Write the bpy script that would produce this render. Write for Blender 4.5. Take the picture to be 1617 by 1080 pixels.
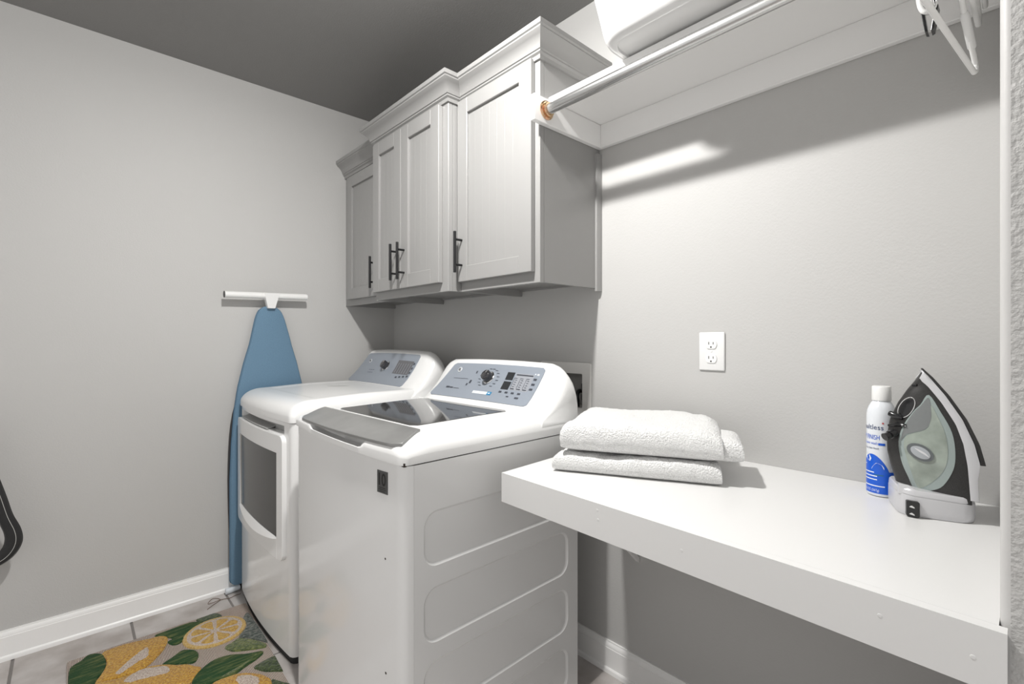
import bpy, bmesh, math, random
from math import sin, cos, pi, radians, sqrt, atan2, hypot
from mathutils import Vector, Matrix, noise, geometry

random.seed(7)
for o in list(bpy.data.objects):
    bpy.data.objects.remove(o)
SC = bpy.context.scene
COL = SC.collection

# ------------------------------------------------------------------ camera, world, light
cam_d = bpy.data.cameras.new('camera')
cam_d.sensor_width = 36.0
cam_d.lens = 761.0 / 1617.0 * 36.0
cam_d.shift_y = -3.0 / 1617.0
cam_d.clip_start = 0.02
cam = bpy.data.objects.new('camera', cam_d)
COL.objects.link(cam)
cam.location = (0, 0, 1.19)
cam.rotation_euler = (radians(90), 0, radians(47.36))
SC.camera = cam

W = bpy.data.worlds.new('world')
SC.world = W
W.use_nodes = True
bgn = W.node_tree.nodes['Background']
bgn.inputs[0].default_value = (1.0, 0.985, 0.965, 1)
bgn.inputs[1].default_value = 0.80

lamp_d = bpy.data.lights.new('ceiling_lamp_light', 'AREA')
lamp_d.shape = 'DISK'
lamp_d.size = 0.085
lamp_d.energy = 25
lamp_d.color = (1.0, 0.985, 0.96)
lamp_o = bpy.data.objects.new('ceiling_lamp_light', lamp_d)
COL.objects.link(lamp_o)
lamp_o.location = (-1.0, 0.48, 2.385)

# the same lamp's wide, low-angle share of light
wide_d = bpy.data.lights.new('ceiling_lamp_wide', 'POINT')
wide_d.shadow_soft_size = 0.042
wide_d.energy = 34
wide_d.color = (1.0, 0.985, 0.96)
wide_o = bpy.data.objects.new('ceiling_lamp_wide', wide_d)
COL.objects.link(wide_o)
wide_o.location = (-1.0, 0.48, 2.385)

vs = SC.view_settings
vs.view_transform = 'Standard'
vs.look = 'None'
vs.gamma = 1
vs.use_curve_mapping = False
vs.exposure = 0.05

# ------------------------------------------------------------------ materials
def mat(name, color, rough=0.5, metal=0.0, bump=0.0, bscale=100.0, bdist=0.002, var=0.0, vscale=5.0,
        spec=0.5, coat=0.0, emit=None, vrange=(0.3, 0.7), var_col=None, detail=3.0, rand=0.0, sheen=0.0):
    m = bpy.data.materials.new(name)
    m.use_nodes = True
    nt = m.node_tree
    b = nt.nodes['Principled BSDF']
    c4 = (color[0], color[1], color[2], 1)
    b.inputs['Base Color'].default_value = c4
    b.inputs['Roughness'].default_value = rough
    b.inputs['Metallic'].default_value = metal
    b.inputs['Specular IOR Level'].default_value = spec
    b.inputs['Coat Weight'].default_value = coat
    b.inputs['Coat Roughness'].default_value = 0.05
    if sheen:
        b.inputs['Sheen Weight'].default_value = sheen
    tc = nt.nodes.new('ShaderNodeTexCoord')
    if var or var_col or rand:
        mix = nt.nodes.new('ShaderNodeMix')
        mix.data_type = 'RGBA'
        n = nt.nodes.new('ShaderNodeTexNoise')
        n.inputs['Scale'].default_value = vscale
        n.inputs['Detail'].default_value = 5
        vec = tc.outputs['Object']
        if rand:
            oi = nt.nodes.new('ShaderNodeObjectInfo')
            vm = nt.nodes.new('ShaderNodeVectorMath')
            vm.operation = 'ADD'
            mu = nt.nodes.new('ShaderNodeMath')
            mu.operation = 'MULTIPLY'
            mu.inputs[1].default_value = 37.0
            nt.links.new(oi.outputs['Random'], mu.inputs[0])
            nt.links.new(vec, vm.inputs[0])
            nt.links.new(mu.outputs[0], vm.inputs[1])
            vec = vm.outputs[0]
        nt.links.new(vec, n.inputs['Vector'])
        ramp = nt.nodes.new('ShaderNodeMapRange')
        ramp.inputs['From Min'].default_value = vrange[0]
        ramp.inputs['From Max'].default_value = vrange[1]
        nt.links.new(n.outputs['Fac'], ramp.inputs['Value'])
        nt.links.new(ramp.outputs[0], mix.inputs['Factor'])
        mix.inputs['A'].default_value = c4
        v2 = var_col if var_col else tuple(max(0, x * (1 - var)) for x in color)
        mix.inputs['B'].default_value = (v2[0], v2[1], v2[2], 1)
        nt.links.new(mix.outputs['Result'], b.inputs['Base Color'])
    if bump:
        n2 = nt.nodes.new('ShaderNodeTexNoise')
        n2.inputs['Scale'].default_value = bscale
        n2.inputs['Detail'].default_value = detail
        nt.links.new(tc.outputs['Object'], n2.inputs['Vector'])
        bp = nt.nodes.new('ShaderNodeBump')
        bp.inputs['Strength'].default_value = bump
        bp.inputs['Distance'].default_value = bdist
        nt.links.new(n2.outputs['Fac'], bp.inputs['Height'])
        nt.links.new(bp.outputs['Normal'], b.inputs['Normal'])
    if emit:
        b.inputs['Emission Color'].default_value = c4
        b.inputs['Emission Strength'].default_value = emit
    return m

M = {}
M['wall'] = mat('wall_paint', (0.50, 0.495, 0.485), 0.6, bump=0.16, bscale=190, bdist=0.0025)
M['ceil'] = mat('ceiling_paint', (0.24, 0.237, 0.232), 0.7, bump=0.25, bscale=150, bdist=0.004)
M['trim'] = mat('white_trim_paint', (0.87, 0.866, 0.858), 0.35, bump=0.05, bscale=60)
M['bead'] = mat('smooth_corner_paint', (0.56, 0.555, 0.547), 0.5, bump=0.1, bscale=100)
M['counter'] = mat('white_counter_paint', (0.70, 0.697, 0.69), 0.32, bump=0.06, bscale=45, bdist=0.002)
M['cab'] = mat('grey_cabinet_paint', (0.30, 0.297, 0.292), 0.36, bump=0.05, bscale=80)
M['cab_in'] = mat('cabinet_underside_paint', (0.50, 0.49, 0.475), 0.5)
M['black'] = mat('black_metal', (0.012, 0.012, 0.013), 0.42, metal=0.3)
M['tile'] = mat('stone_tile', (0.52, 0.495, 0.48), 0.42, bump=0.15, bscale=40, var_col=(0.35, 0.315, 0.295), vscale=8, rand=1, vrange=(0.36, 0.68))
M['grout'] = mat('grout', (0.22, 0.205, 0.195), 0.9, bump=0.3, bscale=300)
M['enamel'] = mat('white_enamel', (0.80, 0.80, 0.795), 0.13, spec=0.5, bump=0.012, bscale=25)
M['plastic_w'] = mat('white_gloss_plastic', (0.77, 0.77, 0.765), 0.22)
M['plastic_m'] = mat('white_satin_plastic', (0.80, 0.80, 0.79), 0.38)
M['panel'] = mat('blue_grey_panel', (0.26, 0.29, 0.335), 0.30, spec=0.5)
M['print_d'] = mat('dark_print', (0.05, 0.055, 0.07), 0.5)
M['print_l'] = mat('pale_print', (0.62, 0.65, 0.70), 0.5)
M['disp'] = mat('dark_display', (0.02, 0.022, 0.025), 0.15)
M['scr'] = mat('grey_screen_field', (0.30, 0.315, 0.345), 0.3)
M['scr_d'] = mat('dark_grey_screen_field', (0.12, 0.12, 0.13), 0.3)
M['emblem'] = mat('pale_emblem_metal', (0.70, 0.72, 0.75), 0.35, metal=0.4)
M['chrome'] = mat('chrome', (0.80, 0.80, 0.80), 0.10, metal=1.0)
M['steel'] = mat('brushed_steel_tube', (0.62, 0.62, 0.615), 0.27, metal=1.0, bump=0.03, bscale=200)
M['copper'] = mat('copper_flange', (0.75, 0.42, 0.28), 0.22, metal=1.0, var_col=(0.55, 0.45, 0.25), vscale=30)
M['knob'] = mat('dark_glossy_knob', (0.03, 0.03, 0.033), 0.12, coat=0.6)
M['bar'] = mat('grey_metallic_handle', (0.33, 0.33, 0.325), 0.36, metal=0.55, var=0.2, vscale=12)
M['lidglass'] = mat('dark_tinted_glass', (0.035, 0.034, 0.033), 0.04, spec=0.9)
M['window'] = mat('smoked_door_glass', (0.045, 0.044, 0.043), 0.16, spec=0.5)
M['gap'] = mat('dark_gap', (0.02, 0.02, 0.02), 0.8)
M['pocket'] = mat('grey_pocket_plastic', (0.36, 0.36, 0.355), 0.35)
M['sticker'] = mat('dark_grey_sticker', (0.07, 0.07, 0.07), 0.4)
M['ink'] = mat('black_ink', (0.004, 0.004, 0.004), 0.5)
M['tagw'] = mat('white_sticker', (0.75, 0.78, 0.8), 0.4)
M['tagb'] = mat('blue_sticker', (0.03, 0.22, 0.42), 0.4)
M['rust'] = mat('dark_chip', (0.03, 0.02, 0.015), 0.8)
M['towel'] = mat('white_terry', (0.80, 0.80, 0.795), 0.95, bump=1.0, bscale=260, bdist=0.007, sheen=0.2, detail=3)
M['blue'] = mat('blue_board_cover', (0.135, 0.24, 0.345), 0.85, bump=0.25, bscale=500, var=0.22, vscale=350)
M['blue_d'] = mat('blue_board_edge', (0.075, 0.15, 0.23), 0.85)
M['frame_d'] = mat('dark_frame_metal', (0.03, 0.03, 0.032), 0.5)
M['rubber'] = mat('white_rubber', (0.68, 0.72, 0.76), 0.5)
M['gunmetal'] = mat('black_speckled_plastic', (0.012, 0.0115, 0.0115), 0.36, var_col=(0.030, 0.029, 0.028), vscale=700)
M['wall_near'] = mat('wall_paint_rough_texture', (0.50, 0.495, 0.485), 0.6, bump=0.75, bscale=140, bdist=0.004)
M['blackgloss'] = mat('black_gloss_plastic', (0.012, 0.012, 0.013), 0.14)
M['silver'] = mat('silver_plastic', (0.60, 0.60, 0.62), 0.34, metal=0.25)
M['tank'] = mat('grey_green_tank_plastic', (0.27, 0.32, 0.31), 0.2, coat=0.4)
M['tank_l'] = mat('pale_green_tank_plastic', (0.34, 0.39, 0.34), 0.25, coat=0.5, var=0.45, vscale=22)
M['tank_d'] = mat('dark_grey_tank_plastic', (0.16, 0.17, 0.17), 0.22, coat=0.4)
M['dial'] = mat('dark_dial_plastic', (0.10, 0.11, 0.115), 0.25)
M['dial_l'] = mat('grey_dial_face', (0.34, 0.36, 0.38), 0.2)
M['bottle'] = mat('white_bottle_gloss', (0.74, 0.765, 0.80), 0.2)
M['lblue'] = mat('label_blue', (0.006, 0.10, 0.60), 0.3)
M['navy'] = mat('label_navy', (0.012, 0.035, 0.13), 0.3)
M['green'] = mat('label_teal', (0.02, 0.14, 0.22), 0.3)
M['red'] = mat('label_red', (0.55, 0.05, 0.06), 0.3)
M['lwhite'] = mat('label_white', (0.80, 0.83, 0.88), 0.3)
M['valve_box'] = mat('grey_box_plastic', (0.74, 0.73, 0.71), 0.45)
M['valve_in'] = mat('box_interior', (0.30, 0.295, 0.29), 0.6)
M['valve'] = mat('black_valve', (0.012, 0.013, 0.014), 0.3)
M['strap'] = mat('black_leather', (0.012, 0.012, 0.013), 0.35, bump=0.3, bscale=150)
M['stitch'] = mat('pale_stitching', (0.55, 0.55, 0.53), 0.7)
M['cord'] = mat('brown_cord', (0.17, 0.12, 0.09), 0.8)
M['bulb'] = mat('lamp_lens', (1.0, 0.98, 0.95), 0.5, emit=4.0)

def pile(name, c1, c2, scale=260, bump=1.0, mid=None):
    m = mat(name, c1, 0.95, bump=bump, bscale=scale, bdist=0.012, var_col=c2, vscale=scale, sheen=0.2, vrange=(0.4, 0.6))
    return m
M['lemon'] = pile('lemon_pile', (0.62, 0.36, 0.045), (0.42, 0.19, 0.012), 140)
M['slice'] = pile('lemon_flesh_pile', (0.60, 0.38, 0.075), (0.44, 0.24, 0.03), 150)
M['rind'] = pile('rind_pile', (0.55, 0.33, 0.05), (0.62, 0.44, 0.18), 150)
M['cream'] = pile('cream_pile', (0.68, 0.60, 0.52), (0.46, 0.34, 0.28), 190)
M['leafd'] = pile('dark_leaf_pile', (0.018, 0.036, 0.010), (0.065, 0.095, 0.028), 110)
M['leafl'] = pile('light_leaf_pile', (0.15, 0.175, 0.055), (0.055, 0.085, 0.025), 110)
M['leaf_shaded'] = pile('shaded_leaf_pile', (0.13, 0.14, 0.125), (0.035, 0.05, 0.042), 80)  # leaf lying in shadow; its shade is put into the grey colour

def weave():
    m = mat('rug_weave', (0.52, 0.43, 0.38), 0.95)
    nt = m.node_tree
    b = nt.nodes['Principled BSDF']
    tc = nt.nodes.new('ShaderNodeTexCoord')
    w = nt.nodes.new('ShaderNodeTexWave')
    w.wave_type = 'BANDS'
    w.bands_direction = 'Y'
    w.inputs['Scale'].default_value = 72
    w.inputs['Distortion'].default_value = 1.2
    w.inputs['Detail'].default_value = 3
    w.inputs['Detail Scale'].default_value = 6
    nt.links.new(tc.outputs['Object'], w.inputs['Vector'])
    r = nt.nodes.new('ShaderNodeValToRGB')
    r.color_ramp.elements[0].color = (0.20, 0.145, 0.12, 1)
    r.color_ramp.elements[1].color = (0.62, 0.53, 0.465, 1)
    r.color_ramp.elements[0].position = 0.1
    r.color_ramp.elements[1].position = 0.55
    nt.links.new(w.outputs['Fac'], r.inputs[0])
    nt.links.new(r.outputs[0], b.inputs['Base Color'])
    bp = nt.nodes.new('ShaderNodeBump')
    bp.inputs['Strength'].default_value = 0.8
    bp.inputs['Distance'].default_value = 0.004
    nt.links.new(w.outputs['Fac'], bp.inputs['Height'])
    nt.links.new(bp.outputs['Normal'], b.inputs['Normal'])
    return m
M['weave'] = weave()

# ------------------------------------------------------------------ mesh helpers
def BM():
    return bmesh.new()

def link(name, me, parent=None):
    o = bpy.data.objects.new(name, me)
    COL.objects.link(o)
    if parent is not None:
        o.parent = parent
    return o

def wpos(o):
    v = Vector((0, 0, 0))
    while o is not None:
        v += o.location
        o = o.parent
    return v

def obj(name, bm, m, parent=None, smooth=35, origin=None, bevel=0.0):
    """bm holds WORLD coordinates; made one object, local to its parent or to origin"""
    bmesh.ops.remove_doubles(bm, verts=bm.verts, dist=1e-6)
    bmesh.ops.recalc_face_normals(bm, faces=bm.faces)
    off = wpos(parent) if parent is not None else Vector((0, 0, 0))
    loc = Vector((0, 0, 0))
    if parent is None:
        if origin is None:
            xs = [v.co.x for v in bm.verts]; ys = [v.co.y for v in bm.verts]; zs = [v.co.z for v in bm.verts]
            origin = ((min(xs) + max(xs)) / 2, (min(ys) + max(ys)) / 2, min(zs))
        loc = Vector(origin)
        off = loc
    bmesh.ops.transform(bm, matrix=Matrix.Translation(-off), verts=bm.verts)
    me = bpy.data.meshes.new(name)
    bm.to_mesh(me)
    bm.free()
    me.materials.append(M[m] if isinstance(m, str) else m)
    if smooth:
        me.shade_smooth()
        me.set_sharp_from_angle(angle=radians(smooth))
    o = link(name, me, parent)
    o.location = loc
    if bevel:
        md = o.modifiers.new('bevel', 'BEVEL')
        md.width = bevel
        md.segments = 2
        md.limit_method = 'ANGLE'
        md.angle_limit = radians(40)
        md.harden_normals = False
    return o

def thing(name, loc, label, cat, group=None):
    o = bpy.data.objects.new(name, None)
    COL.objects.link(o)
    o.location = loc
    o.empty_display_size = 0.05
    tag(o, label, cat, group)
    return o

def tag(o, label, cat, group=None):
    o['label'] = label
    o['category'] = cat
    if group:
        o['group'] = group
    return o

def struct(o, label=None, cat=None):
    o['kind'] = 'structure'
    if label:
        o['label'] = label
    if cat:
        o['category'] = cat
    return o

def box(bm, x0, x1, y0, y1, z0, z1, bev=0.0, seg=2):
    t = bmesh.new()
    r = bmesh.ops.create_cube(t, size=1)
    for v in t.verts:
        v.co = Vector(((x0 + x1) / 2 + v.co.x * (x1 - x0), (y0 + y1) / 2 + v.co.y * (y1 - y0), (z0 + z1) / 2 + v.co.z * (z1 - z0)))
    if bev:
        bmesh.ops.bevel(t, geom=list(t.edges), offset=bev, segments=seg, affect='EDGES', profile=0.5)
    join(bm, t)
    return bm

def join(bm, t):
    me = bpy.data.meshes.new('tmp')
    t.to_mesh(me)
    t.free()
    bm.from_mesh(me)
    bpy.data.meshes.remove(me)

def ring_faces(bm, ra, rb, closed=True):
    n = len(ra)
    for i in range(n if closed else n - 1):
        j = (i + 1) % n
        try:
            bm.faces.new((ra[i], ra[j], rb[j], rb[i]))
        except ValueError:
            pass

def loft(bm, secs, closed=True, cap=True):
    rows = [[bm.verts.new(Vector(p)) for p in s] for s in secs]
    for a, b in zip(rows[:-1], rows[1:]):
        ring_faces(bm, a, b, closed)
    if cap and closed:
        bm.faces.new(rows[0][::-1])
        bm.faces.new(rows[-1])
    return rows

def frame_of(d):
    d = Vector(d).normalized()
    a = Vector((0, 0, 1)) if abs(d.z) < 0.9 else Vector((1, 0, 0))
    u = d.cross(a).normalized()
    return u, d.cross(u).normalized()

def tube(bm, pts, r, n=12, closed=False, cap=True):
    pts = [Vector(p) for p in pts]
    N = len(pts)
    rr = r if isinstance(r, (list, tuple)) else [r] * N
    secs = []
    u = None
    for i in range(N):
        if closed:
            d = pts[(i + 1) % N] - pts[i - 1]
        else:
            d = pts[min(i + 1, N - 1)] - pts[max(i - 1, 0)]
        d.normalize()
        if u is None:
            u, _ = frame_of(d)
        u = (u - d * u.dot(d)).normalized()
        v = d.cross(u)
        secs.append([pts[i] + (u * cos(2 * pi * k / n) + v * sin(2 * pi * k / n)) * rr[i] for k in range(n)])
    if closed:
        rows = [[bm.verts.new(p) for p in s] for s in secs]
        for i in range(N):
            a, b = rows[i], rows[(i + 1) % N]
            ring_faces(bm, a, b)
    else:
        loft(bm, secs, True, cap)
    return bm

def cyl(bm, p0, p1, r0, r1=None, n=24, cap=True):
    r1 = r0 if r1 is None else r1
    return tube(bm, [p0, p1], [r0, r1], n, False, cap)

def lathe_axis(bm, c, axis, prof, n=32):
    """prof: (radius, distance along axis)"""
    u, v = frame_of(axis)
    ax = Vector(axis).normalized()
    c = Vector(c)
    secs = []
    for r, h in prof:
        secs.append([c + ax * h + (u * cos(2 * pi * k / n) + v * sin(2 * pi * k / n)) * max(r, 1e-5) for k in range(n)])
    loft(bm, secs)
    return bm

def prism_z(bm, pts, z0, z1):
    loft(bm, [[(x, y, z0) for x, y in pts], [(x, y, z1) for x, y in pts]])
    return bm

def extr(bm, pts, vec):
    v = Vector(vec)
    loft(bm, [[Vector(p) for p in pts], [Vector(p) + v for p in pts]])
    return bm

def catmull(pts, n=5, closed=True):
    out = []
    N = len(pts)
    P = [Vector(p) for p in pts]
    for i in range(N if closed else N - 1):
        p0 = P[i - 1] if (closed or i > 0) else P[i]
        p1 = P[i]
        p2 = P[(i + 1) % N]
        p3 = P[(i + 2) % N] if (closed or i + 2 < N) else p2
        for k in range(n):
            t = k / n
            out.append(0.5 * ((2 * p1) + (p2 - p0) * t + (2 * p0 - 5 * p1 + 4 * p2 - p3) * t * t + (3 * p1 - p0 - 3 * p2 + p3) * t ** 3))
    if not closed:
        out.append(P[-1])
    return out

def rrect(x0, x1, y0, y1, r, n=5):
    out = []
    for cx, cy, a0 in ((x1 - r, y1 - r, 0), (x0 + r, y1 - r, 90), (x0 + r, y0 + r, 180), (x1 - r, y0 + r, 270)):
        for k in range(n + 1):
            a = radians(a0 + 90 * k / n)
            out.append((cx + r * cos(a), cy + r * sin(a)))
    return out

def fill_loop(bm, loops):
    """triangle-fill between closed loops of existing verts"""
    es = []
    for lp in loops:
        for i in range(len(lp)):
            a, b = lp[i], lp[(i + 1) % len(lp)]
            e = bm.edges.get((a, b)) or bm.edges.new((a, b))
            es.append(e)
    return bmesh.ops.triangle_fill(bm, use_beauty=True, use_dissolve=False, edges=es)

def grid(bm, nu, nv, fn):
    rows = [[bm.verts.new(Vector(fn(i / nu, j / nv))) for j in range(nv + 1)] for i in range(nu + 1)]
    for i in range(nu):
        for j in range(nv):
            bm.faces.new((rows[i][j], rows[i + 1][j], rows[i + 1][j + 1], rows[i][j + 1]))
    return rows

def slab(bm, nu, nv, top, bot):
    """closed slab between two grid functions of (u, v)"""
    a = grid(bm, nu, nv, top)
    b = grid(bm, nu, nv, bot)
    def per(r):
        return [r[i][0] for i in range(nu)] + [r[nu][j] for j in range(nv)] + [r[i][nv] for i in range(nu, 0, -1)] + [r[0][j] for j in range(nv, 0, -1)]
    ring_faces(bm, per(a), per(b))
    return bm

def text_bm(body, size, fn, extr_h=0.0, font_bold=False, space=1.0, align='LEFT'):
    """text as mesh; fn maps text (x, y) to a world point"""
    cu = bpy.data.curves.new('t', 'FONT')
    cu.body = body
    cu.size = size
    cu.align_x = align
    cu.space_character = space
    if font_bold:
        cu.offset = size * 0.018
    to = bpy.data.objects.new('t', cu)
    COL.objects.link(to)
    dg = bpy.context.evaluated_depsgraph_get()
    me = bpy.data.meshes.new_from_object(to.evaluated_get(dg))
    bpy.data.objects.remove(to)
    bpy.data.curves.remove(cu)
    bm = bmesh.new()
    bm.from_mesh(me)
    bpy.data.meshes.remove(me)
    for v in bm.verts:
        v.co = Vector(fn(v.co.x, v.co.y))
    return bm

def copy_tree(o, parent=None):
    c = o.copy()
    COL.objects.link(c)
    c.parent = parent
    for ch in list(o.children):
        copy_tree(ch, c)
    return c

# ------------------------------------------------------------------ room shell
XL, YB, ZC = -2.603, 1.437, 2.45       # left wall face, back wall face, ceiling
bm = BM(); box(bm, XL - 0.12, XL, -1.5, YB + 0.12, 0, ZC)
struct(obj('wall_left', bm, 'wall', smooth=0), 'warm grey textured wall behind the ironing board', 'wall')
HX0, HX1, HZ0, HZ1 = -1.345, -1.159, 0.93, 1.064   # opening for the hose box
bm = BM()
box(bm, XL, HX0, YB, YB + 0.12, 0, ZC)
box(bm, HX1, 0.72, YB, YB + 0.12, 0, ZC)
box(bm, HX0, HX1, YB, YB + 0.12, 0, HZ0)
box(bm, HX0, HX1, YB, YB + 0.12, HZ1, ZC)
struct(obj('wall_back', bm, 'wall', smooth=0), 'warm grey textured wall behind the cabinets and counter', 'wall')
# end of the partition on the right, with a rounded plaster corner
bm = BM()
pr = 0.0095
px0, py0 = -0.0297, 0.845
pts = [(px0 + 0.003, py0 + 0.0096), (px0 + 0.0094, py0), (0.70, py0), (0.70, YB), (px0, YB), (px0, py0 + 0.010)]
prism_z(bm, pts, 0, ZC)
struct(obj('wall_right', bm, 'wall_near', smooth=0), 'rough textured wall end at right edge', 'wall')
bm = BM()
arc = [(px0 + pr - pr * cos(a), py0 + pr - pr * sin(a)) for a in [radians(t) for t in range(0, 91, 10)]]
pts = arc + [(px0 + 0.0090, py0 + 0.0012), (px0 + 0.0028, py0 + 0.0088), (px0 - 0.0001, py0 + 0.0100)]
prism_z(bm, pts, 0, ZC)
struct(obj('trim_1', bm, 'bead', smooth=25), 'smooth pale rounded corner bead on the wall end at right', 'trim')
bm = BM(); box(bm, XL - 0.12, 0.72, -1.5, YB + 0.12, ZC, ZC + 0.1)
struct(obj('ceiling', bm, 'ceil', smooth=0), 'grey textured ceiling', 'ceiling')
bm = BM(); box(bm, XL - 0.12, 0.72, -1.5, YB + 0.12, -0.1, -0.003)
floor = struct(obj('floor', bm, 'grout', smooth=0, origin=(0, 0, 0)), 'floor of large grey stone look tiles', 'floor')
# floor tiles: one mesh shared by all
bm = BM()
tw, tl, gj = 0.700, 0.3475, 0.009
box(bm, gj / 2, tw - gj / 2, gj / 2, tl - gj / 2, -0.02, 0, bev=0.0012, seg=1)
tile0 = obj('tile', bm, 'tile', floor, smooth=0)
ti = 0
for ix in range(5):
    for iy in range(9):
        x = XL - 0.05 + ix * tw
        y = -1.542 + iy * tl
        t = tile0 if ti == 0 else tile0.copy()
        if ti:
            COL.objects.link(t)
            t.parent = floor
        t.location = (x, y, 0)
        ti += 1

BASE = [(0, 0), (0.020, 0), (0.020, 0.008), (0.0185, 0.014), (0.015, 0.018), (0.013, 0.0185), (0.013, 0.086), (0.0115, 0.0875),
        (0.0115, 0.090), (0.0095, 0.099), (0.006, 0.104), (0.0055, 0.109), (0, 0.109)]
bm = BM(); extr(bm, [(XL + a, -1.5, b) for a, b in BASE], (0, YB + 1.5, 0))
struct(obj('baseboard_left', bm, 'trim', smooth=25), 'white moulded baseboard along the left wall', 'baseboard')
bm = BM(); extr(bm, [(XL + 0.0, YB - a, b) for a, b in BASE], (px0 - XL, 0, 0))
struct(obj('baseboard_back', bm, 'trim', smooth=25), 'white moulded baseboard along the back wall under the counter', 'baseboard')

# recessed-style ceiling lamp that lights the room (above the frame)
t = thing('ceiling_light', (-1.0, 0.48, 2.45), 'round white ceiling light in front of the cabinets', 'light')
bm = BM(); lathe_axis(bm, (-1.0, 0.48, 2.45), (0, 0, -1), [(0.095, 0), (0.095, 0.012), (0.085, 0.02), (0.07, 0.022), (0.066, 0.016), (0.066, 0.0)])
obj('trim_ring', bm, 'trim', t)
bm = BM(); lathe_axis(bm, (-1.0, 0.48, 2.45), (0, 0, -1), [(0.064, 0.001), (0.064, 0.010), (0.05, 0.013), (0.0, 0.014)])
obj('lens', bm, 'bulb', t)

# ------------------------------------------------------------------ wall cabinets
CROWN = [(0, -0.016), (0.007, -0.016), (0.009, -0.004), (0.016, 0.001), (0.016, 0.006), (0.020, 0.008), (0.023, 0.018), (0.030, 0.030),
         (0.040, 0.040), (0.049, 0.046), (0.052, 0.049), (0.052, 0.053), (0.057, 0.056), (0.057, 0.071), (0.0, 0.071)]

def sweep(bm, path, prof, z):
    P = [Vector((a, b)) for a, b in path]
    secs = []
    for i, p in enumerate(P):
        ds = []
        if i > 0: ds.append((P[i] - P[i - 1]).normalized())
        if i < len(P) - 1: ds.append((P[i + 1] - P[i]).normalized())
        ns = [Vector((d.y, -d.x)) for d in ds]
        if len(ns) == 2:
            m = (ns[0] + ns[1])
            m = m / (1 + ns[0].dot(ns[1]))
        else:
            m = ns[0]
        secs.append([(p.x + m.x * o, p.y + m.y * o, z + h) for o, h in prof])
    loft(bm, secs)
    return bm

def make_handle(parent, x, yd, z):
    """black bar pull; origin at its lower end on the door face"""
    bm = BM()
    cyl(bm, (x, yd - 0.033, z), (x, yd - 0.033, z + 0.155), 0.0058, n=14)
    for dz in (0.030, 0.125):
        cyl(bm, (x, yd - 0.033, z + dz), (x, yd, z + dz), 0.0045, n=10)
    return obj('handle', bm, 'black', parent, smooth=40)

def make_door(parent, x0, x1, z0, z1, yf, hx=None, hz=1.445):
    th, s = 0.020, 0.058
    yd = yf - th
    bm = BM()
    box(bm, x0, x0 + s, yd, yf - 0.0005, z0, z1, bev=0.0015, seg=1)
    box(bm, x1 - s, x1, yd, yf - 0.0005, z0, z1, bev=0.0015, seg=1)
    box(bm, x0 + s - 0.001, x1 - s + 0.001, yd, yf - 0.0005, z1 - s, z1, bev=0.0015, seg=1)
    box(bm, x0 + s - 0.001, x1 - s + 0.001, yd, yf - 0.0005, z0, z0 + s, bev=0.0015, seg=1)
    d = obj('door', bm, 'cab', parent, smooth=0)
    bm = BM()
    # recessed panel with fine beaded grooves
    a, b = x0 + s - 0.003, x1 - s + 0.003
    yp = yd + 0.010
    n = max(3, int(round((b - a) / 0.040)))
    prof = []
    for k in range(n):
        u0 = a + (b - a) * k / n
        u1 = a + (b - a) * (k + 1) / n
        prof += [(u0, yp + 0.0004), (u0 + 0.0008, yp), (u1 - 0.0008, yp)]
    prof += [(b, yp + 0.0004), (b, yf - 0.001), (a, yf - 0.001)]
    extr(bm, [(p, q, z0 + s - 0.003) for p, q in prof], (0, 0, z1 - z0 - 2 * s + 0.006))
    obj('door_panel', bm, 'cab', d, smooth=0)
    if hx is not None:
        make_handle(d, hx, yd, hz)
    return d

def cabinet(name, x0, x1, yf, z0, z1, label, crown_path, crown_z, side_right=True):
    t = thing(name, ((x0 + x1) / 2, YB, z0), label, 'cabinet', None)
    bm = BM()
    f = 0.020
    box(bm, x0, x0 + 0.016, yf + f, YB - 0.001, z0, z1)
    box(bm, x1 - 0.016, x1, yf + f, YB - 0.001, z0 + 0.002, z1)
    box(bm, x0 + 0.016, x1 - 0.016, YB - 0.010, YB - 0.001, z0 + 0.02, z1)
    box(bm, x0 + 0.016, x1 - 0.016, yf + f, YB - 0.010, z0 + 0.028, z0 + 0.044)
    box(bm, x0 + 0.016, x1 - 0.016, yf + f, YB - 0.010, z1 - 0.016, z1)
    obj('body', bm, 'cab', t, smooth=0)
    bm = BM()
    box(bm, x0, x1, yf, yf + f, z0, z1 + 0.03, bev=0.0015, seg=1)
    obj('face_frame', bm, 'cab', t, smooth=0)
    bm = BM()
    sweep(bm, crown_path, CROWN, crown_z)
    obj('crown_moulding', bm, 'cab', t, smooth=28)
    return t

YR, YM, YLc = 1.123, 1.064, 1.138
xr0, xr1 = -1.512, -1.086
xm0, xm1 = -2.098, -1.513
cl = cabinet('wall_cabinet', XL + 0.001, xm0 - 0.001, YLc, 1.378, 2.098, 'narrow grey wall cabinet in the corner, lower crown, beside left wall',
             [(XL + 0.001, YLc), (xm0 - 0.001, YLc)], 2.100)
make_door(cl, XL + 0.058, xm0 - 0.02, 1.410, 2.072, YLc, -2.205)
cm = cabinet('wall_cabinet', xm0, xm1, YM, 1.376, 2.112, 'two-door grey wall cabinet stepping forward in the middle',
             [(xm0, YLc - 0.002), (xm0, YM), (xm1, YM), (xm1, YR - 0.002)], 2.112)
make_door(cm, xm0 + 0.006, -1.838, 1.411, 2.094, YM, -1.866)
make_door(cm, -1.835, xm1 - 0.037, 1.411, 2.094, YM, -1.807)
cr = cabinet('wall_cabinet', xr0 + 0.001, xr1, YR, 1.377, 2.114, 'single-door grey wall cabinet nearest the hanging rod, returned crown on its side',
             [(xr0 + 0.001, YR), (xr1, YR), (xr1, YB - 0.001)], 2.114)
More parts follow.
